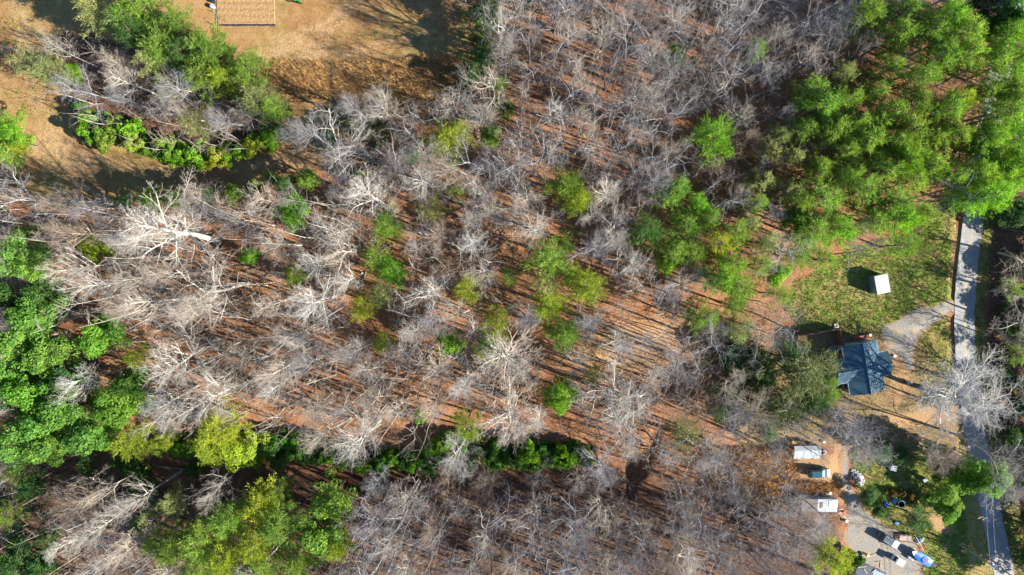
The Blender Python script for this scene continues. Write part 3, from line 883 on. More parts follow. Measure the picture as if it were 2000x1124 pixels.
 (188,28,34,'p',PALE,15,None,None),(240,18,36,'p',GRN,16,None,None),(292,20,40,'p',GRN,16,None,None),(270,62,34,'p',DEEP,15,None,None),(312,92,38,'p',GRN,16,None,None),(352,98,34,'p',DEEP,15,None,None),(402,80,38,'p',GRN,16,None,None),(424,112,38,'p',GRN,16,None,None),(402,158,34,'p',GRN,15,None,None),(442,148,28,'p',LIME,15,None,None),(482,148,34,'p',GRN,15,None,None),(506,190,34,'p',PALE,15,None,None),(522,210,24,'p',GRN,14,None,None),(290,135,30,'t',PALE,15,None,None),(326,180,20,'t',PALE,13,None,None),(385,236,30,'t',PALE,13,'greyish thin pine amid fallen-looking white trunks of the tree island','greyish thin pine amid the island trunks'),(72,130,34,'t',PALE,18,'grey-green pine leaning out over the tan field','pine leaning out over the field'),(100,140,26,'t',PALE,18,None,None),(142,145,18,'l',VIV,8,'small vivid evergreen at the blunt end of the tree island','small vivid evergreen at the island end'),(350,45,28,'p',GRN,15,None,None),(225,50,26,'p',PALE,15,None,None),
 # others
 (1028,5,16,'l',DEEP,9,None,None),(958,265,20,'l',GRN,7,None,None),(985,208,18,'l',GRN,7,None,None),(975,160,18,'l',GRN,7,None,None),(940,70,20,'l',OLIVE,7,None,None),(805,305,18,'l',VIV,6,'bright low evergreen beside the round-headed field-corner pine',None),(690,250,22,'l',OLIVE,6,None,None),(730,250,20,'l',OLIVE,6,None,None),(640,265,18,'l',DEEP,5,None,None),(500,365,16,'l',GRN,6,None,None),(530,350,16,'l',VIV,6,None,None),(700,345,14,'s',GRN,4,None,None),
 (1580,735,62,'p',OLIVE,12,'big soft olive evergreen crowding the corner of the blue-roofed house','big olive evergreen beside the house'),(1530,790,42,'p',OLIVE,10,'dull olive evergreen below the biggest olive one by the house','dull olive evergreen below the house'),(1590,790,36,'p',DEEP,10,None,None),(1620,765,26,'p',GRN,9,None,None),(1540,705,30,'p',DEEP,10,None,None),(1420,770,30,'l',OLIVE,6,None,None),(1465,705,34,'l',DEEP,6,'dark evergreen standing in for the shadow short of the house','dark evergreen standing in for shade'),(1340,845,34,'t',PALE,8,None,None),(1450,640,34,'t',PALE,9,None,None),  # the dark lump short of the house stands in for shadow
 (1622,1100,40,'p',LIME,13,'bright lime pine at the lower edge beside the parking area','bright lime pine beside the parking area'),(1935,935,36,'l',VIV,13,'rounded bright green tree overhanging the road by the blue power pole','rounded green tree over the road'),(1905,945,24,'l',GRN,11,None,None),(1870,930,18,'l',VIV,8,None,None),(1797,1015,26,'p',DEEP,6,'dark bushy conifer standing beside the round brown bushes','dark bushy conifer by the brown bushes'),(1680,1095,15,'s',DEEP,4,'small dark green bush beside the cluttered dark roof','small dark bush by the cluttered roof'),
]
EV += [(a, b, c, d, e, f, None, None) for a, b, c, d, e, f in [(1945,120,36,'p',GRN,19),(1985,40,34,'p',VIV,19),(1952,178,34,'t',GRN,19),(1996,205,36,'p',GRN,20),(1940,255,34,'p',VIV,20),(1990,345,30,'p',VIV,19),(1900,385,26,'p',VIV,18),(1915,345,30,'p',GRN,19),(1660,240,30,'t',GRN,17),(1705,240,30,'t',GRN,17),(1820,275,30,'t',GRN,19),(1785,360,30,'t',GRN,18),(1560,460,24,'t',GRN,14),(1640,350,26,'t',GRN,16),(1480,400,24,'t',GRN,14),(1460,440,22,'t',PALE,14),(1540,310,24,'t',PALE,15),(1500,300,22,'t',PALE,14)]]
EAST = [(1990,420,34,'l',DEEP,7),(2130,470,50,'l',DEEP,11),(2140,560,55,'l',GRN,11),(2135,650,55,'l',DEEP,11),(2140,740,50,'p',GRN,11),(2130,830,55,'l',DEEP,12),(2135,920,50,'l',GRN,11),(2120,1000,55,'l',DEEP,12),(2120,1080,55,'l',GRN,13),(2130,1160,55,'l',DEEP,13),(1985,560,24,'t',GRN,8),(1990,690,26,'t',GRN,7),(1985,800,22,'l',DEEP,5),(1995,640,24,'l',DEEP,5),(2052,460,34,'l',DEEP,5),(2057,530,32,'l',DEEP,5),(2052,600,34,'l',DEEP,5),(2062,660,32,'l',GRN,5),(2057,730,34,'l',DEEP,5),(1975,610,20,'l',DEEP,4),(1965,740,18,'l',DEEP,4),(1985,860,24,'l',DEEP,5),(2000,520,24,'l',DEEP,5),(2005,760,26,'l',DEEP,6),(1995,930,22,'l',DEEP,5),(2010,1000,24,'l',DEEP,6),(2015,1080,24,'l',DEEP,6),(2030,900,32,'l',DEEP,7),(2045,970,34,'l',DEEP,8),(2050,1040,34,'l',DEEP,8),(2055,1110,34,'l',DEEP,8)]  # woods right of the road; low dark lumps added to shade the ground
EV += [(a, b, c, d, e, f, None, None) for a, b, c, d, e, f in EAST]
EV += [(950,28,30,'l',DEEP,10,None,None),(945,105,24,'l',DEEP,9,None,None),(920,150,20,'l',DEEP,8,None,None),(950,10,26,'l',OLIVE,11,None,None)]  # evergreen understorey added to cast dark shadow on the field
EV += [(a, b, c, 'l', col, h, None, None) for a, b, c, col, h in [(345,388,20,GRN,9),(405,384,18,DEEP,9),(455,378,20,GRN,9),(560,360,20,DEEP,9),(600,350,20,GRN,9),(240,400,18,DEEP,8),(545,215,18,DEEP,7),(1850,965,22,GRN,6),(1858,1005,20,VIV,5),(1840,925,20,GRN,5),(1815,975,14,GRN,3),(1720,1000,14,DEEP,4),(1700,965,16,DEEP,4),(1865,985,16,GRN,5),(1830,885,24,GRN,6)]]  # lumps added at field rim and yard, partly for their shade
EV += [(a, b, c, 'l', DEEP, h, None, None) for a, b, c, h in [(1440,690,30,6),(1490,735,30,7),(1400,800,26,6),(1500,840,24,5),(1720,880,22,5),(1760,890,20,4),(1845,905,20,5),(220,905,20,6),(370,925,18,6),(540,905,16,6),(1150,905,16,6),(150,920,20,6)]]  # dark lumps added in place of shade by house and creek
# creekside and island shrub strips
SH = [(530,875),(553,878),(583,885),(608,892),(615,868),(650,888),(675,898),(705,915),(765,900),(788,910),(825,905),(835,915),(855,880),(880,902),(915,905),(940,902),(968,898),(1010,908),(1030,902),(1060,900),(1090,905),(1120,895),(1140,890),(440,890),(420,892),(370,880),(310,872),(345,880),(475,895),(660,905),(735,915),(1005,892),(1080,905),(1105,900),(990,900),(850,905),(545,862),(575,868),(602,872),(625,882),(520,880),(498,890),(560,888),(592,892),(640,895),(745,905),(775,908),(800,898),(812,915),(690,905),(720,912),(845,890),(865,885),(885,895),(905,880),(930,888),(955,890),(975,880),(948,905),(1035,888),(1060,880),(1075,895),(1098,885),(1045,905),(1020,895),(1120,880),(870,868),(895,862),
      (152,215),(165,232),(160,255),(185,262),(205,240),(218,250),(232,262),(250,262),(262,278),(282,278),(300,290),(318,292),(335,300),(355,296),(378,300),(395,305),(420,300),(445,298),(470,292),(492,285),(515,275),(528,268),(205,272)]

def bark_of(kind):
    return BARKC['pine'] if kind in 'pt' else BARKC['brown']
placed = []          # px, py, kind word, object, phrase
def add_ev(px, py, rpx, kind, col, H, label):
    zc = H * (.78 if kind in 'pt' else .75)
    p = at(px, py, zc)
    r = rpx * (CAM_H - zc) / F
    src, name, H0, r0 = {'p': (PINE, 'pine_tree', 16.0, 3.0), 't': (THIN, 'pine_tree', 16.0, 3.0), 'l': (LUMP, 'evergreen_tree', 14.0, 3.4), 's': (SHRUB, 'evergreen_shrub', 3.6, 2.0)}[kind]
    v = R.uniform(.82, 1.18)
    hs = R.uniform(-.1, .14)
    c = (col[0] * v * (1 + hs), col[1] * v, col[2] * v)
    o = place_tree(name, R.choice(src), p.x, p.y, R.uniform(0, 6.28), r / r0 * (1.24 if kind in 'pt' and px < 1350 else 1.14), H / H0, bark_of(kind), c, label, 'shrub' if kind == 's' else 'tree',
                   'evergreen shrubs' if kind == 's' else ('evergreen broadleaf trees' if kind == 'l' else 'pines among the woods'))
    return o
LAND = []            # landmarks for the labels: px, py, phrase
todo = []            # things that still need a label: px, py, description, object, kind
for (px, py, r, k, col, H, lab, ph) in EV:
    tone = {GRN: 'green', LIME: 'yellow-green', PALE: 'pale grey-green', DEEP: 'dark green', OLIVE: 'olive', VIV: 'bright green'}[col]
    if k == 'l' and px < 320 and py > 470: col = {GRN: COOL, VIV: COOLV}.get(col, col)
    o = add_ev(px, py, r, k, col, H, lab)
    if ph: LAND.append((px, py, ph))
    d = {'p': f'{tone} pine', 't': f'thin {tone} pine', 'l': f'{tone} clumpy evergreen', 's': f'{tone} low bush'}[k]
    todo.append((px, py, d, o, {'p': 'pine', 't': 'pine', 'l': 'evergreen', 's': 'bush'}[k], lab))
for i, (px, py) in enumerate(SH):
    top = i >= 69
    col = R.choice((VIV, GRN, VIV, VIV, LIME)) if top else R.choice((DEEP, GRN, VIV, (.075, .20, .03)))
    rp = R.uniform(17, 29) if top else R.uniform(15, 25)
    o = add_ev(px, py, rp, 's', col, (R.uniform(3.0, 6.5) if top else R.uniform(3.4, 6.0)), None)
    todo.append((px, py, ('vivid' if top else 'dark') + ' evergreen shrub', o, 'shrub', None))

# ------------------------------------------------------------------ bare trees
BT = [  # crown px, py, radius px, height, style, bark tone, label, landmark
 (688,285,78,19,'oak','white','large white oak with crooked wide limbs between field corner and woods','large crooked white oak'),
 (742,215,42,22,'tulip','pale','fan-crowned pale tree with clean white trunk at the edge of the brown weeds','fan-crowned tree at the weeds edge'),
 (205,112,36,15,'tulip','pale',None,None),(245,160,38,15,'tulip','white',None,None),(300,205,38,15,'mid','grey',None,None),(345,215,34,14,'tulip','pale',None,None),(425,222,36,15,'tulip','grey',None,None),(455,235,30,14,'broom','pale',None,None),(235,190,30,14,'tulip','grey',None,None),(480,225,34,15,'mid','pale',None,None),
 (690,212,36,21,'tulip','grey','greyer fan-crowned tree partly behind the cleaner white-trunked one',None),
 (600,245,34,22,'tulip','grey','small fan-crowned bare tree below the shaded track',None),
 (552,245,30,20,'broom','grey',None,None),
 (978,55,64,25,'oak','white','tall white many-limbed tree at the top of the field edge','white many-limbed tree at the field edge'),
 (962,155,54,23,'oak','pale',None,None),(1000,5,50,24,'oak','pale',None,None),(985,95,44,23,'oak','grey',None,None),(380,420,40,21,'broom','grey',None,None),(500,395,40,21,'broom','pale',None,None),(300,430,38,20,'broom','grey',None,None),(570,385,36,20,'mid','grey',None,None),(925,225,42,20,'mid','pale',None,None),(985,120,40,20,'mid','pale',None,None),
 (320,468,88,27,'tulip','white','tall thick-trunked white tree with the longest pale crown','tall thick-trunked white tree'),
 (418,562,74,22,'oak','white','sprawling white tree whose arms radiate over dark trunks','sprawling many-armed white tree'),
 (105,515,42,28,'tulip','white','slim white tree with very long bare parallel trunk',None),(170,555,44,26,'tulip','pale',None,None),(255,545,40,25,'tulip','pale',None,None),(290,540,36,24,'mid','pale',None,None),
 (190,428,46,24,'tulip','grey','grey fine-twigged tree below the field shadow','grey fine-twigged tree below the field'),(112,455,38,24,'tulip','brown',None,None),(18,390,52,21,'oak','white','broad white tree cut by the frame edge beside the field','broad white tree at the frame edge'),
 (390,415,52,22,'mid','pale',None,None),(450,440,46,21,'mid','grey',None,None),(640,440,54,23,'mid','white',None,None),(722,398,54,23,'tulip','white',None,None),(822,340,50,22,'tulip','pale',None,None),
 (812,575,64,20,'oak','white','white wide-forked tree in the middle of the woods','white wide-forked tree mid-woods'),(600,592,58,23,'tulip','white',None,None),(560,655,54,24,'mid','pale',None,None),(330,692,66,25,'tulip','white',None,None),(462,690,62,23,'oak','pale',None,None),(432,775,60,23,'oak','white',None,None),(165,742,38,22,'broom','white','white bare tree ringed by dense evergreens',None),
 (1000,722,70,22,'tulip','pale','fine-limbed bare tree pointing down the slope',None),(1188,788,92,20,'oak','pale','huge bare tree with fine radiating limbs above the creek bend','huge radiating bare tree'),(1292,800,74,20,'broom','pale','broad hazy bare tree above the creek bend','broad hazy tree above the creek bend'),(1000,815,66,22,'tulip','pale',None,None),(905,880,46,20,'broom','white',None,None),(640,862,52,22,'tulip','pale',None,None),(705,868,54,22,'tulip','white',None,None),(1345,710,62,16,'broom','grey',None,None),
 (1250,190,50,20,'oak','white',None,None),(1110,215,62,20,'oak','white',None,None),(1080,60,52,23,'mid','white',None,None),(1190,60,46,22,'mid','pale',None,None),(1330,20,50,22,'mid','white',None,None),
 (1888,787,100,19,'giant','white','very large pale bare tree leaning across the road beside the house','very large bare tree beside the road'),(1700,845,52,15,'broom','grey','fine-twigged grey tree at the head of the gravel drive','fine-twigged tree at the drive head'),(1675,830,40,14,'broom','grey',None,None),
 (1560,830,48,15,'oak','pale',None,None),(1430,750,44,14,'mid','pale',None,None),
 (700,1020,50,22,'broom','grey',None,None),(790,1000,48,21,'mid','pale',None,None),(950,1060,56,20,'oak','white',None,None),(1060,1020,56,20,'oak','pale',None,None),(1180,1000,54,20,'oak','white',None,None),(1320,970,48,20,'oak','pale',None,None),(740,1080,50,20,'oak','white',None,None),(1420,1080,46,20,'oak','pale',None,None),
 (1532,985,44,13,'broom','grey',None,None),(1500,1020,46,15,'mid','grey',None,None),(1562,1042,42,13,'broom','grey',None,None),(1482,935,40,12,'broom','brown',None,None),(1605,1040,36,11,'broom','pale',None,None),(1520,1085,44,15,'mid','grey',None,None),(1625,1030,30,10,'broom','grey',None,None),(1560,975,30,12,'mid','grey',None,None),(1575,1085,38,14,'broom','pale',None,None),
 (230,1080,46,22,'tulip','pale',None,None),(120,1000,54,22,'tulip','brown',None,None),
]
STY = {'giant': 'very large spreading', 'oak': 'spreading', 'tulip': 'straight-trunked', 'mid': 'forked', 'broom': 'fine-twigged'}
bare_xy = []
def add_bare(px, py, rpx, H, style, tone, label):
    zc = H * (.80 if style not in ('oak', 'giant') else .72)
    p = at(px, py, zc)
    tm, cm, h0, r0 = R.choice(BARE[style])
    s = rpx * (CAM_H - zc) / F / r0
    v = R.uniform(.72, 1.12)
    w_ = R.uniform(-.05, .05)
    c = (BARKC[tone][0] * v * (1 + w_), BARKC[tone][1] * v, BARKC[tone][2] * v * (1 - w_))
    o = place_tree('bare_tree', (tm, cm), p.x, p.y, R.uniform(0, 6.28), s, H / h0, c, c, label, 'tree', 'bare hardwood trees in the woods', .035)
    todo.append((px, py, f'{STY[style]} {"pale" if tone in ("pale",) else tone} bare tree', o, 'bare', label))
    bare_xy.append((px, py, rpx))
    return o
for (px, py, r, H, st, tone, lab, ph) in BT:
    add_bare(px, py, r, H, st, tone, lab)
    if ph: LAND.append((px, py, ph))
# the rest of the woods: crowns wherever the woods are, none in the open
OPEN = [(Z_FIELD, 0), (Z_LAWN, 6), (Z_LAWN2, 10), (Z_GRAVEL2, 12), (Z_GRAVEL1, 10), (Z_ISLE, 6), (Z_DIRT, 12), (Z_DIRT2, 4), (Z_VERGE_E, 4),
        ([(1510,625),(1760,640),(1775,790),(1640,800),(1515,690)], 0), ([(1540,955),(1660,955),(1660,1030),(1540,1015)], 0), ([(1520,860),(1640,850),(1640,945),(1520,945)], 0)]
def is_open(px, py):
    if inside(Z_ISLAND, px, py):
        return False
    if near_line(ROADC, px, py) < 34:
        return True
    return any(inside(p, px, py, gr) for p, gr in OPEN)
def tone_at(px, py):  # greyer bark in the lower and right woods paints in their shade
    if py > 900 and px > 650: return R.choices(('grey', 'pale', 'brown', 'white'), (4, 3, 2, 1))[0]
    if py < 420 and px > 1150: return R.choices(('grey', 'pale', 'white', 'brown'), (5, 3, 1, 1))[0]
    if px > 1350: return R.choices(('grey', 'pale', 'brown'), (4, 3, 2))[0]
    return R.choices(('white', 'pale', 'grey', 'brown'), (3, 5, 2, 1))[0]
ev_xy = [(e[0], e[1], e[2]) for e in EV] + [(a, b, 16) for a, b in SH]
def fill(target, gap0, gap1, tries, seed, x0=-50, x1=2050, y0=-50, y1=1170):
    rr = random.Random(seed)
    n = 0
    for k in range(tries):
        if n >= target: break
        px, py = rr.uniform(x0, x1), rr.uniform(y0, y1)
        gap = gap0 + (gap1 - gap0) * k / tries
        if any((px - a) ** 2 + (py - b) ** 2 < (gap * (.55 + r / 90)) ** 2 for a, b, r in bare_xy): continue
        if any((px - a) ** 2 + (py - b) ** 2 < (r + (20 if px < 1350 and py > 330 else -8 if py < 330 and px < 560 else 4)) ** 2 for a, b, r in ev_xy): continue
        H = rr.uniform(15, 24)
        if px > 1330 and py < 700: H = rr.uniform(13, 20)
        lowleft = py > 380 and px < 1350
        st = rr.choices(('oak', 'mid', 'tulip', 'broom'), (1, 4, 7, 2) if lowleft else (5, 6, 1, 1))[0]
        if lowleft and px < 700: H = rr.uniform(21, 28)
        zc = H * .78
        p = at(px, py, zc)
        bx, by = proj(p.x, p.y, 0)
        if is_open(bx, by) or is_open(px, py): continue
        if px < 560 and py < 330 and any((px - a) ** 2 + (py - b) ** 2 < 42 ** 2 for a, b in SH): continue
        if 270 < px < 1160 and 838 < py < 948: continue
        if inside(Z_CLEAR, bx, by, 10) and rr.random() < .6: continue
        add_bare(px, py, rr.uniform(26, 44) if lowleft else rr.uniform(30, 54), H, st, tone_at(px, py), None)
        n += 1
    return n
N1 = fill(26, 60, 34, 3000, 5, 1925, 2060, 380, 1170) + fill(191, 60, 40, 5000, 21)

# ------------------------------------------------------------------ understorey: thickets of saplings and brush nobody could count
def sapling_proto(seed, H, n1, n2, rad):
    g = np.random.default_rng(seed)
    tb = TB()
    d = np.array([0, 0, 1.0]); p = np.array([0, 0, -.2]); pts = [p]
    for i in range(4):
        d = unit(d + g.normal(0, .07, 3)); p = p + d * H / 4; pts.append(p)
    tb.tube(pts, [rad, rad * .8, rad * .6, rad * .35, .012], 4, 0)
    for k in range(n1):
        t = .3 + .68 * (k + g.random()) / n1
        f = t * 4; i = min(3, int(f)); q = pts[i] + (pts[i + 1] - pts[i]) * (f - i)
        a = g.random() * 6.28; e = .5 + .5 * g.random()
        L = H * .26 * (1.2 - .6 * t) * (.6 + .8 * g.random())
        bd = np.array([math.cos(a) * math.cos(e), math.sin(a) * math.cos(e), math.sin(e)])
        b2 = q + bd * L * .5; b3 = b2 + unit(bd + g.normal(0, .25, 3)) * L * .5
        tb.tube([q, b2, b3], [.03, .02, .01], 3, .6)
        for j in range(n2):
            s = g.random(); c = q + (b3 - q) * (.25 + .75 * s)
            tb.tube([c, c + unit(bd + g.normal(0, .6, 3)) * L * .45], [.014, .008], 3, 1.0)
    return np.concatenate(tb.v), np.concatenate(tb.q), np.concatenate(tb.t)
def scatter_mesh(name, protos, spots, smin, smax, seed, color):
    g = np.random.default_rng(seed)
    V, Q, T, k = [], [], [], 0
    zs = height_np(spots[:, 0], spots[:, 1])
    for (x, y), z in zip(spots, zs):
        v, q, t = protos[g.integers(len(protos))]
        s = smin + (smax - smin) * g.random()
        a = g.random() * 6.28
        lx, ly = g.normal(0, .05, 2)
        c, s_ = math.cos(a), math.sin(a)
        w = np.column_stack([(v[:, 0] * c - v[:, 1] * s_) * s + v[:, 2] * lx * s + x, (v[:, 0] * s_ + v[:, 1] * c) * s + v[:, 2] * ly * s + y, v[:, 2] * s + z])
        V.append(w); Q.append(q + k); T.append(t); k += len(v)
    me = mesh_np(name, np.concatenate(V), quads=np.concatenate(Q), mat=M_BARK, tw=np.concatenate(T))
    o = link(name, me)
    o.color = (*color, 1)
    return tag(o, kind='stuff')
def strip_band(px, py):
    return 260 < px < 1160 and 836 < py < 935
def wood_spots(n, seed, dens=None):
    g = random.Random(seed)
    out = []
    while len(out) < n:
        px, py = g.uniform(-70, 2070), g.uniform(-70, 1190)
        if is_open(px, py) or strip_band(px, py): continue
        if dens and g.random() > dens(px, py): continue
        p = at(px, py)
        out.append((p.x, p.y))
    return np.array(out)
SAP = [sapling_proto(700 + i, 9.0, 12, 5, .055) for i in range(5)]
BRU = [sapling_proto(720 + i, 2.4, 9, 4, .02) for i in range(5)]
scatter_mesh('sapling_thicket', SAP, wood_spots(240, 5), .6, 1.5, 1, (.38, .33, .28))
scatter_mesh('grey_undergrowth', BRU, wood_spots(1100, 6, lambda x, y: 1 if (y > 880 or x > 1300) else .25), .6, 1.6, 2, (.34, .30, .265))
scatter_mesh('tan_undergrowth', BRU, wood_spots(420, 8, lambda x, y: (1 if x > 1400 else .2) if y > 860 else .45), .5, 1.4, 3, (.42, .30, .2))
POLE = [sapling_proto(740 + i, 12.0, 4, 2, .115) for i in range(6)]
scatter_mesh('pole_saplings', POLE, wood_spots(900, 15, lambda x, y: 1 if x < 1350 else .4), .55, 1.3, 4, (.34, .30, .255))
def leafy_mass(name, q, seed, col, zmax, size, per):
    g = np.random.default_rng(seed)
    xy = px_to_xy(q)
    z = height_np(xy[:, 0], xy[:, 1]) + .2 + g.random(len(xy)) ** 1.5 * zmax
    v, tv = leaf_cloud(g, np.column_stack([xy, z]), .35 + .65 * g.random(len(xy)), per, size)
    o = link(name, mesh_np(name, v, quads=np.arange(len(v)).reshape(-1, 4), mat=M_FOL, tw=tv))
    o.color = (*col, 1)
    return tag(o, kind='stuff')
def patch(n, seed, polys):
    return np.concatenate([scatter_px(int(n * f), p, seed=seed + i) for i, (p, f) in enumerate(polys)])
leafy_mass('green_undergrowth', patch(1500, 31, (([(1330,300),(1560,250),(1900,200),(1890,330),(1790,440),(1660,470),(1560,540),(1480,600),(1350,560),(1280,430)], .55), ([(1340,620),(1520,610),(1560,700),(1640,790),(1640,850),(1420,850),(1380,780)], .2), ([(0,880),(110,900),(150,980),(60,1040),(0,1040)], .08), ([(1600,0),(1800,0),(1800,200),(1560,230)], .17))), 5, (.19, .225, .095), 2.6, .10, 40)
leafy_mass('evergreen_undergrowth', patch(520, 41, (([(300,845),(640,868),(860,880),(1130,868),(1130,905),(860,915),(500,905),(290,870)], .65), ([(900,0),(960,60),(990,240),(930,260),(900,200)], .2), ([(600,230),(830,260),(820,330),(620,350)], .15))), 6, (.10, .22, .035), 1.6, .13, 50)
leafy_mass('field_weeds', np.concatenate([scatter_px(90, Z_FIELD, seed=61, holes=(Z_ISLAND, Z_GARDEN)), scatter_px(60, [(-20,20),(110,60),(120,240),(20,230)], seed=62)]), 9, (.20, .29, .05), .15, .10, 22)
def joined_bare(seed):
    g = np.random.default_rng(seed)
    tb = TB()
    H = 17.0
    P = dict(seg=(5, 4, 3, 1), wob=(.04, .17, .2, .2), up=(.03, .08, .06, .05), n=(9, 6, 6, 0), t0=(.42, .2, .15), ang=(44, 44, 42), rat=(.36, .5, .5), rr=(.5, .55, .5), max=3)
    grow(tb, g, np.array([0, 0, -.2]), np.array([0, 0, 1.0]), H, .2, 0, P)
    return np.concatenate(tb.v), np.concatenate(tb.q), np.concatenate(tb.t)
JB = [joined_bare(800 + i) for i in range(6)]
def free_spots(n, seed):
    out = []
    rr = random.Random(seed)
    while len(out) < n:
        q = wood_spots(1, rr.randrange(10 ** 9))[0]
        px, py = proj(q[0], q[1], 12)
        if any((px - a) ** 2 + (py - b) ** 2 < (r + 14) ** 2 for a, b, r in ev_xy): continue
        out.append(q)
    return np.array(out)
def keep(pts, f):
    return np.array([p for p in pts if f(*proj(p[0], p[1], 0))])
scatter_mesh('bare_woodland', JB, keep(free_spots(640, 77), lambda x, y: (y > 915 and x < 1660 or y < 400 or x > 1350) and not inside(Z_ISLAND, x, y)), .65, 1.15, 6, (.285, .28, .285))  # blue-grey bark colour carries the shade of the lower woods
scatter_mesh('fine_bare_woodland', JB, keep(free_spots(420, 79), lambda x, y: x < 1330 and 400 < y < 800), .6, .95, 8, (.43, .41, .375))
TALL = [sapling_proto(760 + i, 17.0, 7, 3, .13) for i in range(6)]
scatter_mesh('slender_poles', TALL, keep(free_spots(640, 78), lambda x, y: 150 < x < 1000 and 400 < y < 880), .75, 1.3, 7, (.50, .46, .39))

# ------------------------------------------------------------------ buildings, vehicles and yard things
M_WHITE = simple('white_metal', (.27, .30, .325), .45, var=.06, scale=1.2, dirt=(.22, .24, .25))
M_SLATE = simple('slate_blue_shingles', (.030, .085, .120), .8, var=.12, scale=7, dirt=(.045, .10, .13))
M_SIDING = simple('grey_siding', (.32, .34, .35), .7, var=.1, scale=2)
M_BLUEG = simple('blue_grey_metal', (.15, .21, .26), .5, var=.12, scale=2)
M_OLDMETAL = simple('old_galvanised_metal', (.27, .30, .33), .6, var=.35, scale=4, dirt=(.16, .17, .18))
M_BRICK = simple('brick_red', (.36, .115, .07), .85, var=.25, scale=6)
M_WOOD = simple('brown_wood', (.24, .145, .085), .85, var=.3, scale=4)
M_PALEWOOD = simple('pale_lumber', (.38, .31, .22), .8, var=.2, scale=4)
M_GREYWOOD = simple('weathered_wood', (.27, .235, .20), .85, var=.3, scale=4)
M_GLASS = simple('dark_glass', (.03, .045, .06), .12, var=.1)
M_RUBBER = simple('black_rubber', (.02, .02, .021), .8)
M_STEEL = simple('bare_steel', (.42, .43, .44), .4, .6)
M_BLACK = simple('black_plastic', (.02, .023, .028), .5)
M_TEAL = simple('dark_teal_paint', (.018, .075, .10), .25, var=.08)
M_CAR2 = simple('grey_green_paint', (.085, .115, .115), .28, var=.1)
M_CHROME = simple('bright_trim', (.6, .62, .63), .25, .7)
M_LAMP = simple('lamp_lens', (.75, .75, .72), .15)
M_RED = simple('red_paint', (.42, .05, .03), .5)
M_RUST = simple('rust', (.24, .09, .035), .85, var=.35, scale=5)
M_BLUE = simple('bright_blue_cover', (.01, .13, .62), .45, var=.15, scale=2)
M_DBLUE = simple('deep_blue_gelcoat', (.008, .07, .42), .2, var=.1)
M_SKYB = simple('light_blue_plastic', (.05, .28, .62), .4)
M_GELW = simple('white_gelcoat', (.6, .6, .6), .25, var=.04)
M_YELLOW = simple('yellow_paint', (.62, .40, .03), .4)
M_GREEN = simple('green_paint', (.03, .20, .05), .4)
M_ROCK = simple('white_stone', (.45, .45, .44), .85, var=.2, scale=8)
M_TARP = simple('grey_blue_tarp', (.16, .22, .28), .6, var=.25, scale=2)
M_DARKROOF = simple('dark_roof_felt', (.05, .065, .085), .85, var=.25, scale=2)
M_SOIL = simple('straw_covered_soil', (.26, .155, .065), .95, var=.35, scale=5)

def gable(mb, u0, u1, v0, v1, ze, zr, along='v', th=.12, over=.0):
    """a gabled roof slab over a rectangle, ridge along u or v"""
    if along == 'v':
        um = (u0 + u1) / 2
        prof = [(u0, ze), (um, zr), (u1, ze), (u1, ze - th), (um, zr - th), (u0, ze - th)]
        mb.loft([[(a, v0, z) for a, z in prof], [(a, v1, z) for a, z in prof]])
    else:
        vm = (v0 + v1) / 2
        prof = [(v0, ze), (vm, zr), (v1, ze), (v1, ze - th), (vm, zr - th), (v0, ze - th)]
        mb.loft([[(u0, a, z) for a, z in prof], [(u1, a, z) for a, z in prof]])
    return mb
def window_on(parent, c, w, h, ax, out):
    """window in a wall: frame part with a pane and sill; ax 'x' wall runs along x"""
    f = MB()
    t = .07
    def bx(dx, dz, sx, sz, dep):
        if ax == 'x': f_.box((c[0] + dx, c[1] + out * .0, c[2] + dz), (sx, dep, sz))
        else: f_.box((c[0], c[1] + dx, c[2] + dz), (dep, sx, sz))
    f_ = f
    bx(0, h / 2, w + t, t, .12); bx(0, -h / 2, w + t, t, .12); bx(-w / 2, 0, t, h - t, .118); bx(w / 2, 0, t, h - t, .118); bx(0, 0, w - t, .04, .08)
    fr = f.build('window', M_WHITE, parent)
    f_ = MB(); bx(0, 0, w - t, h - t, .05); f_.build('pane', M_GLASS, fr)

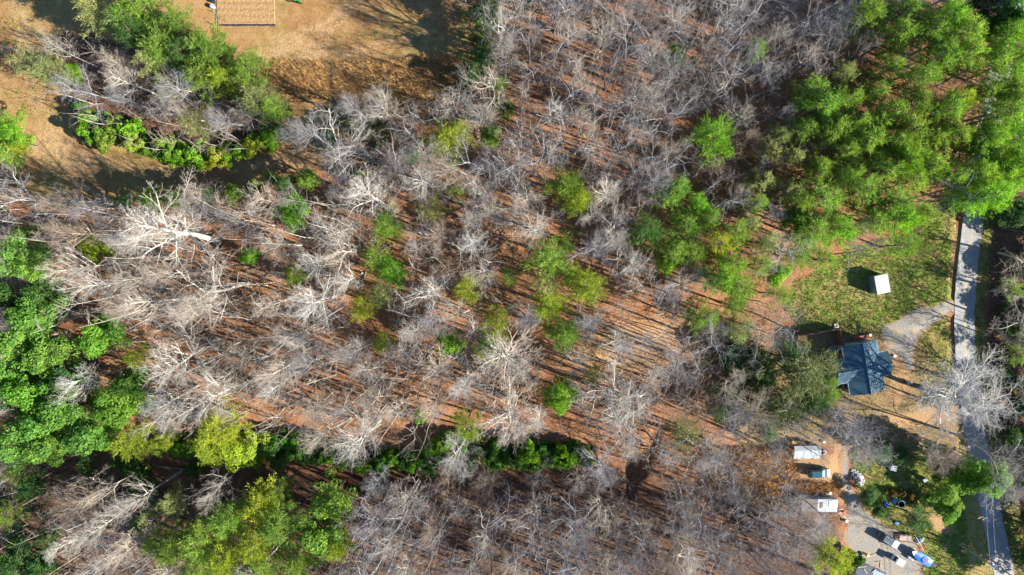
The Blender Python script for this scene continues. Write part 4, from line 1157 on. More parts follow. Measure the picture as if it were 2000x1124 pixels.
def house():
    c = at(1687.5, 719.5, 3.6)
    t = thing('house', 'cross-gabled house with dark slate-blue roof crossed by tree shadows', 'house', (c.x, c.y, 0), math.radians(11))
    ZE, ZR = 3.4, 4.9
    wl = MB()
    wl.box((0, 0, ZE / 2), (6.5, 9.7, ZE))
    wl.loft([[(-3.25, y, ZE - .01), (0, y, ZR - .2), (3.25, y, ZE - .01)] for y in (-4.8, 4.8)])
    wl.build('wall', M_SIDING, t)
    for s, L in ((1, 5.4), (-1, 5.6)):
        w = MB(); w.box((s * (3.25 + (L - 3.5) / 2), .1, ZE / 2), (L - 3.55, 4.3, ZE))
        w.loft([[(x, -2.05, ZE - .01), (x, .1, ZE + .9), (x, 2.25, ZE - .01)] for x in (s * 3.26, s * (L - .3))])
        w.build('wing_wall', M_SIDING, t)
    gable(MB(), -3.5, 3.5, -5.1, 5.2, ZE, ZR, 'v').build('roof', M_SLATE, t)
    gable(MB(), .4, 5.4, -2.3, 2.5, ZE - .03, ZE + 1.1, 'u').build('wing_roof', M_SLATE, t)
    gable(MB(), -5.6, -.4, -2.3, 2.5, ZE - .03, ZE + 1.1, 'u').build('wing_roof', M_SLATE, t)
    MB().tube([(0, -5.12, ZR + .03), (0, 5.22, ZR + .03)], .09, 6).build('ridge_cap', M_BLUEG, t)
    for s, L in ((1, 5.42), (-1, 5.62)):
        MB().tube([(s * .6, .1, ZE + 1.1), (s * L, .1, ZE + 1.1)], .08, 6).build('ridge_cap', M_BLUEG, t)
        for y in (-2.36, 2.56): MB().box((s * (3.5 + (L - 3.5) / 2), y, ZE - .08), (L - 3.5, .12, .12)).build('gutter', M_BLUEG, t)
    for x in (-3.57, 3.57): MB().box((x, .05, ZE - .07), (.12, 10.3, .12)).build('gutter', M_BLUEG, t)
    MB().tube([(1.2, -3, ZE + .5), (1.2, -3, ZE + 1.75)], .09, 8).build('vent_pipe', M_STEEL, t)
    for y in (-3.6, 3.7):
        window_on(t, (3.27, y, 1.6), 1.1, 1.2, 'y', 1); window_on(t, (-3.27, y, 1.6), 1.1, 1.2, 'y', -1)
    window_on(t, (-1.3, -4.87, 1.6), 1.1, 1.2, 'x', -1); window_on(t, (1.3, 4.87, 1.6), 1.1, 1.2, 'x', 1)
    d = MB().box((5.12, .1, 1.05), (.08, .95, 2.05)).build('door', M_WOOD, t)
    MB().box((5.18, .45, 1.0), (.06, .06, .12)).build('handle', M_CHROME, d)
    MB().box((3.6, 3.35, .18), (1.6, 1.1, .36)).box((4.1, 3.35, .5), (.5, 1.0, .3)).build('brick_step', M_BRICK, t)
    MB().box((1.9, 5.55, .2), (3.0, .7, .4)).box((1.9, 5.75, .5), (3.0, .3, .22)).build('brick_step', M_BRICK, t)
    dk = MB()
    for k in range(9):
        dk.box((-4.3 - .0, 3.0 + k * .24, .55), (1.9, .2, .05))
    dk.build('deck', M_GREYWOOD, t, 'stuff')
    rl = MB()
    for x in (-5.2, -3.5):
        for y in (2.95, 5.0): rl.box((x, y, .75), (.1, .1, 1.5))
    rl.box((-5.2, 4, 1.45), (.08, 2.1, .08)); rl.box((-4.35, 5.0, 1.46), (1.7, .08, .08))
    rl.build('deck_railing', M_WOOD, t)
house()
LAND.append((1690, 715, 'blue-roofed house'))
def fence():
    P = [at(1553, 692, 1.6), at(1557, 657, 1.6), at(1638, 643, 1.6), at(1647, 677, 1.6)]
    t = thing('wooden_fence', 'tall brown board privacy fence enclosing a corner beside the house', 'fence', (P[1].x, P[1].y, 0))
    o0 = Vector((P[1].x, P[1].y, 0))
    for a, b in zip(P, P[1:]):
        a = Vector((a.x, a.y, 0)) - o0; b = Vector((b.x, b.y, 0)) - o0
        L = (b - a).length; d = (b - a) / L
        ang = math.atan2(d.y, d.x); n = Vector((-d.y, d.x, 0))
        m = MB(); k = int(L / .17)
        for i in range(k):
            p = a + d * (L * (i + .5) / k)
            m.box((p.x, p.y, 1.13 + R.uniform(-.03, .03)), (.155, .03, 2.2), ang)
        m.build('boards', M_WOOD, t, 'stuff')
        for z in (.5, 1.2, 1.95):
            p = (a + b) / 2 + n * .05
            MB().box((p.x, p.y, z), (L, .05, .1), ang).build('rail', M_WOOD, t)
        for i in range(int(L / 2.4) + 1):
            p = a + d * min(L, i * 2.4 + .05) + n * .14
            MB().box((p.x, p.y, 1.15), (.11, .11, 2.3), ang).build('post', M_GREYWOOD, t)
fence()
LAND.append((1600, 665, 'board fence'))
def shed_white():
    a, b, c_, d = at(1705.4, 540.5, 2.7), at(1733.4, 535, 2.5), at(1741.4, 570, 2.5), at(1714.3, 576, 2.7)
    ct = (a + b + c_ + d) / 4
    t = thing('metal_shed', 'small shed with sloping white metal roof and blue-grey walls on the lawn', 'shed', (ct.x, ct.y, 0), math.radians(11.5))
    w, l = 2.85, 3.75
    MB().box((0, 0, 1.2), (w - .15, l - .15, 2.4)).build('wall', M_BLUEG, t)
    m = MB()
    pr = [(-w / 2, 2.75), (w / 2, 2.48), (w / 2, 2.40), (-w / 2, 2.67)]
    m.loft([[(x, y, z) for x, z in pr] for y in (-l / 2, l / 2)])
    rf = m.build('roof', M_WHITE, t)
    for k in range(7):
        y = -l / 2 + .25 + k * (l - .5) / 6
        MB().loft([[(x, y + dy, z + dz) for dy, dz in ((-.03, .002), (.03, .002), (0, .045))] for x, z in ((-w / 2, 2.75), (w / 2, 2.48))]).build('roof_seam', M_WHITE, rf)
    MB().box((-w / 2 + .07, 0, 2.52), (.12, l - .15, .28)).build('fascia', M_BLUEG, t)
    d_ = MB().box((0, -l / 2 + .05, 1.0), (1.2, .06, 1.9)).build('door', M_STEEL, t)
    MB().box((.45, -l / 2 + .01, 1.0), (.05, .05, .2)).build('handle', M_BLACK, d_)
shed_white()
LAND.append((1720, 556, 'white-roofed shed'))
p0, p1 = at(1672, 571), at(1706, 581)
pp = MB().tube([(p0.x, p0.y, .12), (p1.x, p1.y, .12)], .09, 8).build('post_shadow_bar', M_BLACK)  # black bar laid in place of a post's cast shadow
tag(pp, 'long dark bar as a post shadow on grass beside the white-roofed shed', 'shadow bar')
def old_shed():
    c = at(1577.5, 884, 2.2)
    t = thing('open_shed', 'low open shed with mottled grey metal gable roof near the drive', 'shed', (c.x, c.y, 0), math.radians(1))
    W_, D = 5.5, 2.5
    for x in (-W_ / 2 + .15, 0, W_ / 2 - .15):
        for y in (-D / 2 + .15, D / 2 - .2):
            MB().box((x, y, .95), (.12, .12, 1.9)).build('post', M_GREYWOOD, t)
    MB().box((0, D / 2 - .12, .95), (W_ - .4, .05, 1.8)).build('back_wall', M_GREYWOOD, t)
    ry = .45
    for i in range(8):
        x0 = -W_ / 2 + i * W_ / 8
        lo = -D / 2 - R.uniform(0, .22)
        MB().loft([[(x, lo, 1.92), (x, ry, 2.42), (x, ry, 2.38), (x, lo, 1.88)] for x in (x0 + .015, x0 + W_ / 8 - .005)]).build('roof_sheet', M_OLDMETAL, t)
    for i in range(8):
        x0 = -W_ / 2 + i * W_ / 8
        MB().loft([[(x, D / 2 + .05, 2.12), (x, ry + .01, 2.43), (x, ry + .01, 2.39), (x, D / 2 + .05, 2.08)] for x in (x0 + .015, x0 + W_ / 8 - .005)]).build('roof_sheet', M_WHITE, t)
old_shed()
LAND.append((1578, 884, 'open grey-roofed shed'))
M_LEAFROOF = simple('leaf_littered_metal', (.10, .088, .075), .85, var=.4, scale=3, dirt=(.17, .10, .06))
def long_shed():
    c = at(1601, 988, 2.4)
    t = thing('long_shed', 'long low building with pale metal roof, bright white panel and rusty patch', 'shed', (c.x, c.y, 0), math.radians(-1))
    W_, D = 7.4, 2.7
    MB().box((0, 0, 1.1), (W_ - .2, D - .2, 2.2)).build('wall', M_SIDING, t)
    n = 9
    for i in range(n):
        x0 = -W_ / 2 + i * W_ / n
        m = M_LEAFROOF if i < 4 else M_WHITE
        MB().loft([[(x, -D / 2, 2.22), (x, D / 2, 2.5), (x, D / 2, 2.46), (x, -D / 2, 2.18)] for x in (x0 + .012, x0 + W_ / n - .004)]).build('roof_sheet', m, t)
    pm = simple('new_white_sheet', (.62, .63, .64), .4, var=.02)
    MB().loft([[(x, -.35, 2.40), (x, .95, 2.545), (x, .95, 2.50), (x, -.35, 2.345)] for x in (1.85, 3.6)]).build('white_panel', pm, t)
    MB().loft([[(x, -.5, 2.395), (x, .7, 2.52), (x, .7, 2.47), (x, -.5, 2.34)] for x in (.1, .62)]).build('rusty_patch', simple('dull_rust', (.15, .095, .07), .9, var=.3, scale=5), t)
    for y in (-1.26,):
        window_on(t, (2.2, y, 1.3), .8, .8, 'x', -1)
    MB().box((3.62, .2, 1.0), (.06, .9, 1.9)).build('door', M_GREYWOOD, t)
long_shed()
LAND.append((1600, 990, 'long pale-roofed building'))

def wheel_set(t, xs, hw, r=.36, w=.22):
    for x in xs:
        for s in (1, -1):
            wh = MB().lathe([(r * .6, -w / 2), (r, -w / 2 + .02), (r, w / 2 - .02), (r * .6, w / 2)], (x, s * (hw - w / 2), r), 14, 'Y').build('wheel', M_RUBBER, t)
            MB().lathe([(.02, -w / 2 + .01), (r * .58, -w / 2 + .03), (r * .58, w / 2 - .03), (.02, w / 2 - .01)], (x, s * (hw - w / 2 + .012 * s), r), 10, 'Y').build('rim', M_CHROME, wh)
def suv(label, px, py, ang, L, W_, H, body_m, hood_m, rack=True, group=None):
    c = at(px, py, 1.0)
    t = thing('parked_car', label, 'car', (c.x, c.y, gz(c.x, c.y)), ang, group)
    h = W_ / 2
    def ring(x, w, z0, z1):
        b = .07
        return [(x, -w, z0), (x, -w - .0, z1 - b), (x, -w + b, z1), (x, w - b, z1), (x, w, z1 - b), (x, w, z0)]
    m = MB()
    m.loft([ring(-L / 2, h * .86, .45, .92), ring(-L / 2 + .12, h * .97, .34, 1.0), ring(-L * .25, h, .3, 1.02), ring(L * .15, h, .3, 1.02), ring(L * .2, h, .3, 1.03),
            ring(L * .40, h * .96, .32, .93), ring(L / 2 - .1, h * .86, .36, .84), ring(L / 2, h * .70, .45, .74)])
    m.build('body', body_m, t)
    hd = MB(); hd.loft([[(x, -w, z - .03), (x, -w, z), (x, w, z), (x, w, z - .03)] for x, w, z in ((L * .225, h * .82, 1.045), (L * .38, h * .80, .975), (L * .47, h * .66, .885))])
    hd.build('hood', hood_m, t)
    g = MB()
    xr, xf = -L / 2 + .18, L * .215
    g.loft([[(xr, -h * .9, 1.0), (xr, h * .9, 1.0), (xf, h * .9, 1.0), (xf, -h * .9, 1.0)], [(xr + .22, -h * .74, H - .09), (xr + .22, h * .74, H - .09), (xf - .62, h * .74, H - .09), (xf - .62, -h * .74, H - .09)]])
    g.build('windows', M_GLASS, t)
    rf = MB(); rf.loft([[(xr + .2, -h * .76, H - .1), (xr + .2, h * .76, H - .1), (xf - .58, h * .76, H - .1), (xf - .58, -h * .76, H - .1)], [(xr + .3, -h * .68, H), (xr + .3, h * .68, H), (xf - .72, h * .68, H), (xf - .72, -h * .68, H)]])
    r_o = rf.build('roof', body_m, t)
    for x in np.linspace(xr + .45, xf - .9, 5):
        MB().box((x, 0, H + .02), (.05, h * 1.25, .04)).build('roof_rib', body_m, r_o)
    if rack:
        for s in (1, -1):
            MB().box(((xr + xf) / 2 - .2, s * h * .62, H + .06), (L * .42, .045, .05)).build('roof_rail', M_CHROME, t)
    ws = MB(); ws.loft([[(xf - .60, -h * .70, H - .12), (xf - .60, h * .70, H - .12), (xf - .02, h * .84, 1.05), (xf - .02, -h * .84, 1.05)], [(xf - .57, -h * .70, H - .1), (xf - .57, h * .70, H - .1), (xf + .02, h * .84, 1.07), (xf + .02, -h * .84, 1.07)]])
    ws.build('windscreen', simple('sunlit_glass', (.30, .36, .36), .1), t)
    for s in (1, -1):
        MB().box((L / 2 - .08, s * h * .6, .72), (.12, .3, .14)).build('headlight', M_LAMP, t)
        MB().box((-L / 2 + .03, s * h * .74, .82), (.08, .14, .3)).build('tail_light', M_RED, t)
        MB().box((xf - .25, s * (h + .08), 1.08), (.12, .18, .14)).build('mirror', body_m, t)
        for k, x in enumerate((-.55, .45)):
            d = MB().box((x, s * (h + .006), .72), (.92, .02, .52)).build('door', body_m, t)
            MB().box((x - .3, s * (h + .025), .86), (.16, .03, .04)).build('handle', M_CHROME, d)
    MB().box((L / 2 - .03, 0, .46), (.14, W_ * .78, .18)).build('bumper', M_CHROME, t)
    MB().box((-L / 2 + .0, 0, .5), (.14, W_ * .84, .18)).build('bumper', M_CHROME, t)
    wheel_set(t, (-L * .29, L * .31), h + .01)
    return t
GC = 'cars parked by the sheds'
suv('dark teal estate car parked on bare dirt below the open shed', 1599, 924, math.radians(2), 4.5, 1.8, 1.6, M_TEAL, M_TEAL, False, GC)
suv('grey-green off-roader with roof rails parked on the gravel beside a utility trailer', 1738, 1057, math.radians(-31), 4.6, 1.85, 1.8, M_CAR2, simple('pale_hood', (.30, .34, .33), .35), True, GC)  # hood in a paler tone than the body
LAND += [(1599, 924, 'dark teal car'), (1738, 1057, 'grey-green off-roader')]

def golf_cart():
    c = at(1757, 1097, 1.5)
    t = thing('golf_cart', 'white-roofed open buggy on the gravel between off-roader and blue boat', 'buggy', (c.x, c.y, gz(c.x, c.y)), math.radians(-30))
    rf = MB(); pl = lambda w, l: [(-l, -w + .12), (-l + .12, -w), (l - .12, -w), (l, -w + .12), (l, w - .12), (l - .12, w), (-l + .12, w), (-l, w - .12)]
    rf.loft([[(x, y, 1.86) for x, y in pl(.70, .85)], [(x, y, 1.95) for x, y in pl(.70, .85)], [(x, y, 2.0) for x, y in pl(.58, .73)]]).build('roof', M_GELW, t)
    for sx, sy in ((1, 1), (1, -1), (-1, 1), (-1, -1)):
        MB().tube([(sx * .72, sy * .56, .6), (sx * .66, sy * .58, 1.87)], .025, 6).build('roof_post', M_BLACK, t)
    MB().loft([[(x, -w, .3), (x, w, .3), (x, w, z), (x, -w, z)] for x, w, z in ((-1.15, .5, .6), (-1.0, .6, .75), (-.4, .6, .75), (-.35, .6, .42), (.5, .6, .42), (.6, .6, .8), (1.1, .45, .62))]).build('body', M_GELW, t)
    MB().box((-.45, 0, .85), (.5, 1.1, .16)).build('seat', M_BLACK, t)
    MB().box((-.75, 0, 1.15), (.12, 1.1, .5)).build('backrest', M_BLACK, t)
    MB().tube([(.5, .28, .8), (.2, .28, 1.1)], .025, 6).lathe([(.14, -.015), (.18, 0), (.14, .015)], (.18, .28, 1.12), 10).build('steering_wheel', M_BLACK, t)
    wheel_set(t, (-.75, .8), .62, .24, .2)
golf_cart()
LAND.append((1757, 1097, 'white-roofed buggy'))
def boat():
    c = at(1798, 1088, 1.2)
    ang = math.radians(180 - 33)
    t = thing('motor_boat', 'blue motor boat with white bow and snug blue cover on a trailer', 'boat', (c.x, c.y, gz(c.x, c.y)), ang)
    L, B = 5.0, 1.95
    xs = [(-2.5, .86, .62, 1.5), (-1.5, .95, .55, 1.5), (-.3, .98, .52, 1.52), (.8, .86, .54, 1.56), (1.6, .58, .62, 1.62), (2.2, .26, .8, 1.68), (2.5, .04, 1.1, 1.72)]
    m = MB(); m.loft([[(x, 0, zk), (x, w * .8, zk + .3), (x, w, zs - .05), (x, w * .98, zs), (x, -w * .98, zs), (x, -w, zs - .05), (x, -w * .8, zk + .3)] for x, w, zk, zs in xs])
    m.build('hull', M_DBLUE, t)
    cv = MB(); cv.loft([[(x, -w * .95, zs + .01), (x, -w * .5, zs + .12 * k), (x, 0, zs + .2 * k), (x, w * .5, zs + .12 * k), (x, w * .95, zs + .01)] for (x, w, zk, zs), k in zip(xs[:5], (.4, 1, 1.5, 1.2, .7))])
    cov = cv.build('cover', M_BLUE, t)
    bw = MB(); bw.loft([[(x, -w * .96, zs + .012), (x, 0, zs + .09), (x, w * .96, zs + .012), (x, 0, zs - .03)] for x, w, zk, zs in ((1.62, .56, 0, 1.62), (2.2, .25, 0, 1.69), (2.49, .03, 0, 1.73))])
    bw.build('bow_deck', M_GELW, t)
    # windshield hoop and the dark cockpit dip in the cover
    hp = []
    for k in range(13):
        a = math.pi * (k / 12)
        hp.append((-1.25 + 1.15 * math.sin(a), .66 * math.cos(a), 1.76 + .10 * math.sin(a)))
    MB().tube(hp, .06, 6).build('windshield_hoop', M_SKYB, t)
    MB().prism([(-1.25 + (1.08 * math.sin(a) if 0 <= a <= math.pi else .1 * math.sin(a)), .58 * math.cos(a)) for a in np.linspace(0, 2 * math.pi, 20, endpoint=False)], 1.70, 1.845).build('cockpit_cover', simple('navy_cover', (.008, .035, .16), .5, var=.3, scale=2), t)
    mo = MB().box((-2.75, 0, 1.3), (.5, .42, .6)).box((-2.78, 0, .7), (.18, .12, .7)).build('outboard_motor', M_DBLUE, t)
    MB().lathe([(.02, -.02), (.16, 0), (.02, .02)], (-2.9, 0, .42), 8, 'X').build('propeller', M_STEEL, mo)
    tr = thing('boat_trailer', 'steel boat trailer holding up the blue motor boat', 'trailer', (c.x, c.y, gz(c.x, c.y)), ang)
    f = MB()
    for s in (1, -1):
        f.box((-.4, s * .62, .42), (4.0, .08, .1)); f.tube([(1.5, s * .62, .42), (3.0, 0, .42)], .045, 5)
        f.box((-.8, s * .5, .52), (2.6, .1, .12))
    for x in (-2.2, -.9, .6): f.box((x, 0, .41), (.08, 1.3, .07))
    f.box((3.2, 0, .42), (.8, .08, .08)); f.box((2.6, 0, .75), (.1, .08, .7))
    f.build('frame', M_STEEL, tr)
    wheel_set(tr, (-1.3,), .98, .3, .2)
boat()
LAND.append((1798, 1088, 'blue motor boat'))
def tank():
    c = at(1778, 1090, .4)
    t = thing('storage_tank', 'short white rounded tank lying beside the blue boat', 'tank', (c.x, c.y, gz(c.x, c.y)), math.radians(-36))
    MB().lathe([(.02, -.78), (.22, -.72), (.33, -.55), (.33, .55), (.22, .72), (.02, .78)], (0, 0, .45), 14, 'X').build('tank_shell', M_GELW, t)
    for x in (-.4, .4): MB().box((x, 0, .08), (.12, .6, .16)).build('foot', M_STEEL, t)
    MB().lathe([(.1, 0), (.1, .1), (.03, .14)], (0, 0, .75), 8).build('valve_cap', M_STEEL, t)
tank()
def util_trailer():
    c = at(1768, 1052, .7)
    t = thing('utility_trailer', 'flat utility trailer with worn plank deck and rusty tail gate frame', 'trailer', (c.x, c.y, gz(c.x, c.y)), math.radians(-5))
    n = 7
    for i in range(n):
        MB().box((.1, -.54 + i * .18, .62 + R.uniform(-.008, .008)), (2.4, .165, .045)).build('plank', simple('trailer_planks', (.36, .28, .235), .85, var=.3, scale=5), t)
    f = MB()
    for s in (1, -1): f.box((.1, s * .68, .6), (2.5, .06, .1)); f.box((.1, s * .68, .92), (2.5, .04, .04))
    for x in (-1.1, 0, 1.3):
        for s in (1, -1): f.box((x, s * .68, .75), (.05, .05, .35))
    f.build('frame', M_RUST, t)
    g = MB()
    for z in (.66, .72): pass
    for y in (-.6, -.2, .2, .6): g.box((-1.65, y, .66), (.95, .05, .04))
    for x in (-1.2, -1.65, -2.1): g.box((x, 0, .66), (.05, 1.3, .05))
    g.build('tail_gate', M_RUST, t)
    MB().box((1.85, 0, .5), (1.1, .08, .08)).build('draw_bar', M_RUST, t)
    wheel_set(t, (.0,), .9, .3, .18)
    q = at(1797, 1056, .3)
    k = thing('tarp_bundle', 'crumpled pale tarpaulin heaped at the end of the plank trailer', 'tarpaulin', (q.x, q.y, gz(q.x, q.y)), .3)
    g_ = np.random.default_rng(4)
    m = MB(); rings = []
    for i, (r, z) in enumerate(((1.0, 0), (.85, .25), (.55, .42), (.15, .5))):
        rings.append([(r * math.cos(a) * (1 + g_.normal(0, .18)), r * .62 * math.sin(a) * (1 + g_.normal(0, .18)), z * (1 + g_.normal(0, .15))) for a in np.linspace(0, 6.283, 12, endpoint=False)])
    m.loft(rings).build('tarpaulin', M_TARP, k)
    a, b = at(1786, 1045, .6), at(1805, 1076, .5)
    pm = MB().tube([(a.x, a.y, .75), ((a.x + b.x) / 2, (a.y + b.y) / 2, .65), (b.x, b.y, .35)], .05, 6).build('white_pole', M_GELW)
    tag(pm, 'long white pole leaning across the tarpaulin by the plank trailer', 'pole')
    a, b = at(1783, 1052, .7), at(1800, 1049, .7)
util_trailer()
LAND.append((1768, 1052, 'plank utility trailer'))

def lump(mb, c, r, g, n=7):
    rings = []
    for k, (q, z) in enumerate(((.75, -.3), (1, .15), (.8, .65), (.25, .95))):
        rings.append([(c[0] + r * q * math.cos(a) * (1 + g.normal(0, .16)), c[1] + r * q * math.sin(a) * (1 + g.normal(0, .16)), c[2] + r * z) for a in np.linspace(0, 6.283, n, endpoint=False)])
    mb.loft(rings)
def rock_pile():
    g = np.random.default_rng(9)
    c = at(1674, 932)
    t = thing('stone_pile', 'heap of broken white stones beside the gravel drive', 'stone pile', (c.x, c.y, gz(c.x, c.y)), math.radians(-55))
    base = MB(); rr = []
    for q, z in ((1, -.1), (.75, .45), (.4, .8), (.08, .95)):
        rr.append([(1.9 * q * math.cos(a), .95 * q * math.sin(a), z) for a in np.linspace(0, 6.283, 14, endpoint=False)])
    base.loft(rr).build('rubble_core', simple('dusty_rubble', (.16, .16, .16), .95, var=.4, scale=6), t)
    for k in range(85):
        a, q = g.random() * 6.283, g.random() ** .5
        m = MB()
        lump(m, (2.0 * q * math.cos(a), 1.05 * q * math.sin(a), max(0, .95 * (1 - q)) + .02), .10 + .14 * g.random(), g, 6)
        m.build('stone', M_ROCK, t)
rock_pile()
LAND.append((1672, 930, 'white stone heap'))
def stand():
    c = at(1746, 915, 1.2)
    t = thing('metal_stand', 'grey metal stand on legs with notched top in the grassy yard', 'stand', (c.x, c.y, gz(c.x, c.y)), math.radians(-12))
    MB().box((-.3, 0, 1.3), (.7, 1.05, .06)).box((.3, .42, 1.3), (.55, .24, .06)).box((.3, -.05, 1.3), (.45, .24, .06)).box((.3, -.45, 1.3), (.55, .2, .06)).build('top', M_OLDMETAL, t)
    for sx, sy in ((-.6, .45), (-.6, -.45), (.5, .42), (.5, -.45)):
        MB().box((sx, sy, .63), (.07, .07, 1.27)).build('leg', M_STEEL, t)
    MB().box((-.62, 0, .7), (.05, .85, .9)).build('side_panel', M_OLDMETAL, t)
stand()
LAND.append((1746, 915, 'grey metal stand'))
def bin_box(label, px, py, ang, m, w=.9, d=.7, h=.8):
    c = at(px, py, h / 2)
    t = thing('storage_box', label, 'box', (c.x, c.y, gz(c.x, c.y)), ang)
    MB().box((0, 0, h / 2 - .03), (w, d, h - .06)).build('body', m, t)
    MB().loft([[(s * 1.0 * x, s * y, z) for x, y in ((-w / 2 - .04, -d / 2 - .04), (w / 2 + .04, -d / 2 - .04), (w / 2 + .04, d / 2 + .04), (-w / 2 - .04, d / 2 + .04))] for s, z in ((1, h - .06), (.99, h), (.8, h + .07))]).build('lid', m, t)
    return t
bin_box('light blue lidded box alone in the grass near the power pole', 1805, 937, .5, M_BLUEG)
LAND.append((1805, 937, 'light blue box'))
def brown_bush(px, py, r, label):
    c = at(px, py, 1.2)
    t = thing('round_bush', label, 'bush', (c.x, c.y, gz(c.x, c.y)), R.uniform(0, 6), 'round brown bushes in the yard')
    s = r * (CAM_H - 1) / F / 2.0
    t.scale = (s, s, .55)
    a, b = R.choice(SHRUB)
    x = link('stem', a, t); x.color = (.2, .15, .1, 1)
    x = link('foliage', b, t); x.color = (.15, .10, .035, 1)
brown_bush(1744, 964, 9, 'rounded brown bush first of the arc beside the blue heap')
brown_bush(1762, 965, 9, 'rounded brown bush in the middle of the arc of brown bushes')
brown_bush(1779, 970, 10, 'largest rounded brown bush at the far end of the arc')
brown_bush(1788, 984, 7, 'low dull brown bush just below the arc of bushes')
LAND.append((1762, 966, 'arc of brown bushes'))
def junk(name, label, cat, px, py, m, s, seed, n=5):
    g = np.random.default_rng(seed)
    c = at(px, py)
    t = thing(name, label, cat, (c.x, c.y, gz(c.x, c.y)), g.random() * 3)
    ms = m if isinstance(m, (list, tuple)) else [m]
    for k in range(n):
        mb = MB()
        a, q = g.random() * 6.28, g.random() * s
        if k % 2: lump(mb, (q * math.cos(a), q * math.sin(a), .05), .25 + .2 * g.random(), g, 7)
        else: mb.box((q * math.cos(a), q * math.sin(a), .18 + .1 * k / n), (.35 + .5 * g.random(), .2 + .25 * g.random(), .2 + .15 * g.random()), g.random() * 3, g.normal(0, .2))
        mb.build('piece', ms[k % len(ms)], t)
    return t
junk('tarp_heap', 'bright blue tarpaulin heap on dark ground beside the brown bushes', 'tarpaulin', 1730, 986, [M_BLUE, M_SKYB], .4, 3, 5)
junk('junk_pile', 'red and orange scrap pile at the edge of the dirt clearing', 'scrap pile', 1540, 922, [M_RED, M_RUST, simple('orange_paint', (.55, .2, .07), .5)], .75, 5, 10)
def pool():
    c = at(1760, 985, .5)
    t = thing('round_tub', 'dark round tub with rim standing among the brown bushes', 'tub', (c.x, c.y, gz(c.x, c.y)))
    MB().lathe([(.7, 0), (.75, .6), (.65, .62), (.62, .2), (.02, .18)], (0, 0, 0), 18).build('shell', M_BLACK, t)
    MB().lathe([(.76, .58), (.82, .62), (.76, .68), (.70, .62), (.76, .58)], (0, 0, 0), 18).build('rim', M_TARP, t)
    q = at(1748, 979, .6)
    b = thing('blue_panel', 'pale blue panel leaning on edge beside the dark round tub', 'panel', (q.x, q.y, gz(q.x, q.y)), math.radians(50))
    MB().box((0, 0, .42), (1.1, .06, .85), 0, 0, .5).build('sheet', M_SKYB, b)
    MB().box((0, -.25, .3), (.06, .5, .06), 0, 0, -.6).build('prop', M_WOOD, b)
pool()
def bucket(label, px, py, m, r=.28, h=.42, name='bucket', cat='bucket', group=None):
    c = at(px, py, h)
    t = thing(name, label, cat, (c.x, c.y, gz(c.x, c.y)), 0, group)
    MB().lathe([(r * .82, 0), (r, h), (r * .93, h), (r * .78, .05), (.02, .04)], (0, 0, 0), 14).build('shell', m, t)
    MB().lathe([(r * 1.04, h - .05), (r * 1.04, h + .02), (.02, h + .04)], (0, 0, 0), 14).build('lid', m, t)
bucket('white bucket on the grass above the open shed roof', 1609.5, 864, M_GELW)
bucket('white lidded tub on the dirt above the house corner', 1700, 655, M_GELW, .3, .4, 'lidded_tub', 'tub')
bucket('white lidded tub beside the east gable of the house', 1748, 696, M_GELW, .3, .35, 'lidded_tub', 'tub')
bucket('small white pail in dark grass below the blue heap', 1735, 1012, M_GELW, .25, .4)
bucket('blue and white round drum lid at the gravel edge', 1752, 1022, M_SKYB, .38, .3, 'drum', 'drum')
bucket('grey-blue drum with white top beside the garden plot', 414, 12, simple('drum_grey', (.3, .36, .4), .5), .42, .85, 'drum', 'drum')
bucket('dark drum at the frame edge above the white-topped one', 416, 2, M_BLACK, .35, .8, 'drum', 'drum')
bucket('white gas bottle at the end of the white boards', 1620.5, 963, M_GELW, .3, .7, 'gas_bottle', 'bottle')
bucket('white drum at the end of the leaning lumber', 1654, 1019, M_GELW, .33, .6, 'drum', 'drum')
bucket('red fuel can near the door of the long building', 1649.5, 1001, M_RED, .25, .5, 'fuel_can', 'can')
def chairs():
    for px, py, m, lab in ((1764, 745, M_BLACK, 'black grill on the bare yard beside the white chair'), (1775, 748, M_GELW, 'white garden chair on the bare yard beside the house')):
        c = at(px, py, .4)
        nm = 'grill' if m is M_BLACK else 'garden_chair'
        t = thing(nm, lab, 'grill' if m is M_BLACK else 'chair', (c.x, c.y, gz(c.x, c.y)), .3)
        if m is M_BLACK:
            MB().lathe([(.05, .55), (.3, .68), (.36, .85), (.3, 1.0), (.05, 1.08)], (0, 0, 0), 12).build('bowl', m, t)
            for k in range(3): MB().tube([(.3 * math.cos(k * 2.09), .3 * math.sin(k * 2.09), 0), (.12 * math.cos(k * 2.09), .12 * math.sin(k * 2.09), .65)], .02, 5).build('leg', M_STEEL, t)
        else:
            MB().box((0, 0, .42), (.6, .6, .05)).build('seat', m, t)
            MB().box((.28, 0, .72), (.06, .58, .6), 0, .2).build('backrest', m, t)
            for s in (1, -1):
                MB().box((0, s * .32, .62), (.6, .07, .04)).build('armrest', m, t)
                for x in (-.25, .25): MB().box((x, s * .27, .2), (.05, .05, .4)).build('leg', m, t)
chairs()
def boards(name, label, cat, items, m, z=.1):
    o0 = at(*items[0][0])
    t = thing(name, label, cat, (o0.x, o0.y, gz(o0.x, o0.y)))
    for i, (a, b, w) in enumerate(items):
        a, b = at(*a) - o0, at(*b) - o0
        d = b - a
        MB().box(((a.x + b.x) / 2, (a.y + b.y) / 2, z + .03 * i), (d.length, w, .06), math.atan2(d.y, d.x), R.uniform(-.01, .01)).build('plank', m, t)
boards('lumber_pile', 'white boards lying in a row above the long building', 'lumber', [((1595, 961), (1616, 961), .14), ((1596, 963.5), (1618, 963.5), .14), ((1600, 966), (1617, 966.3), .14)], M_PALEWOOD)
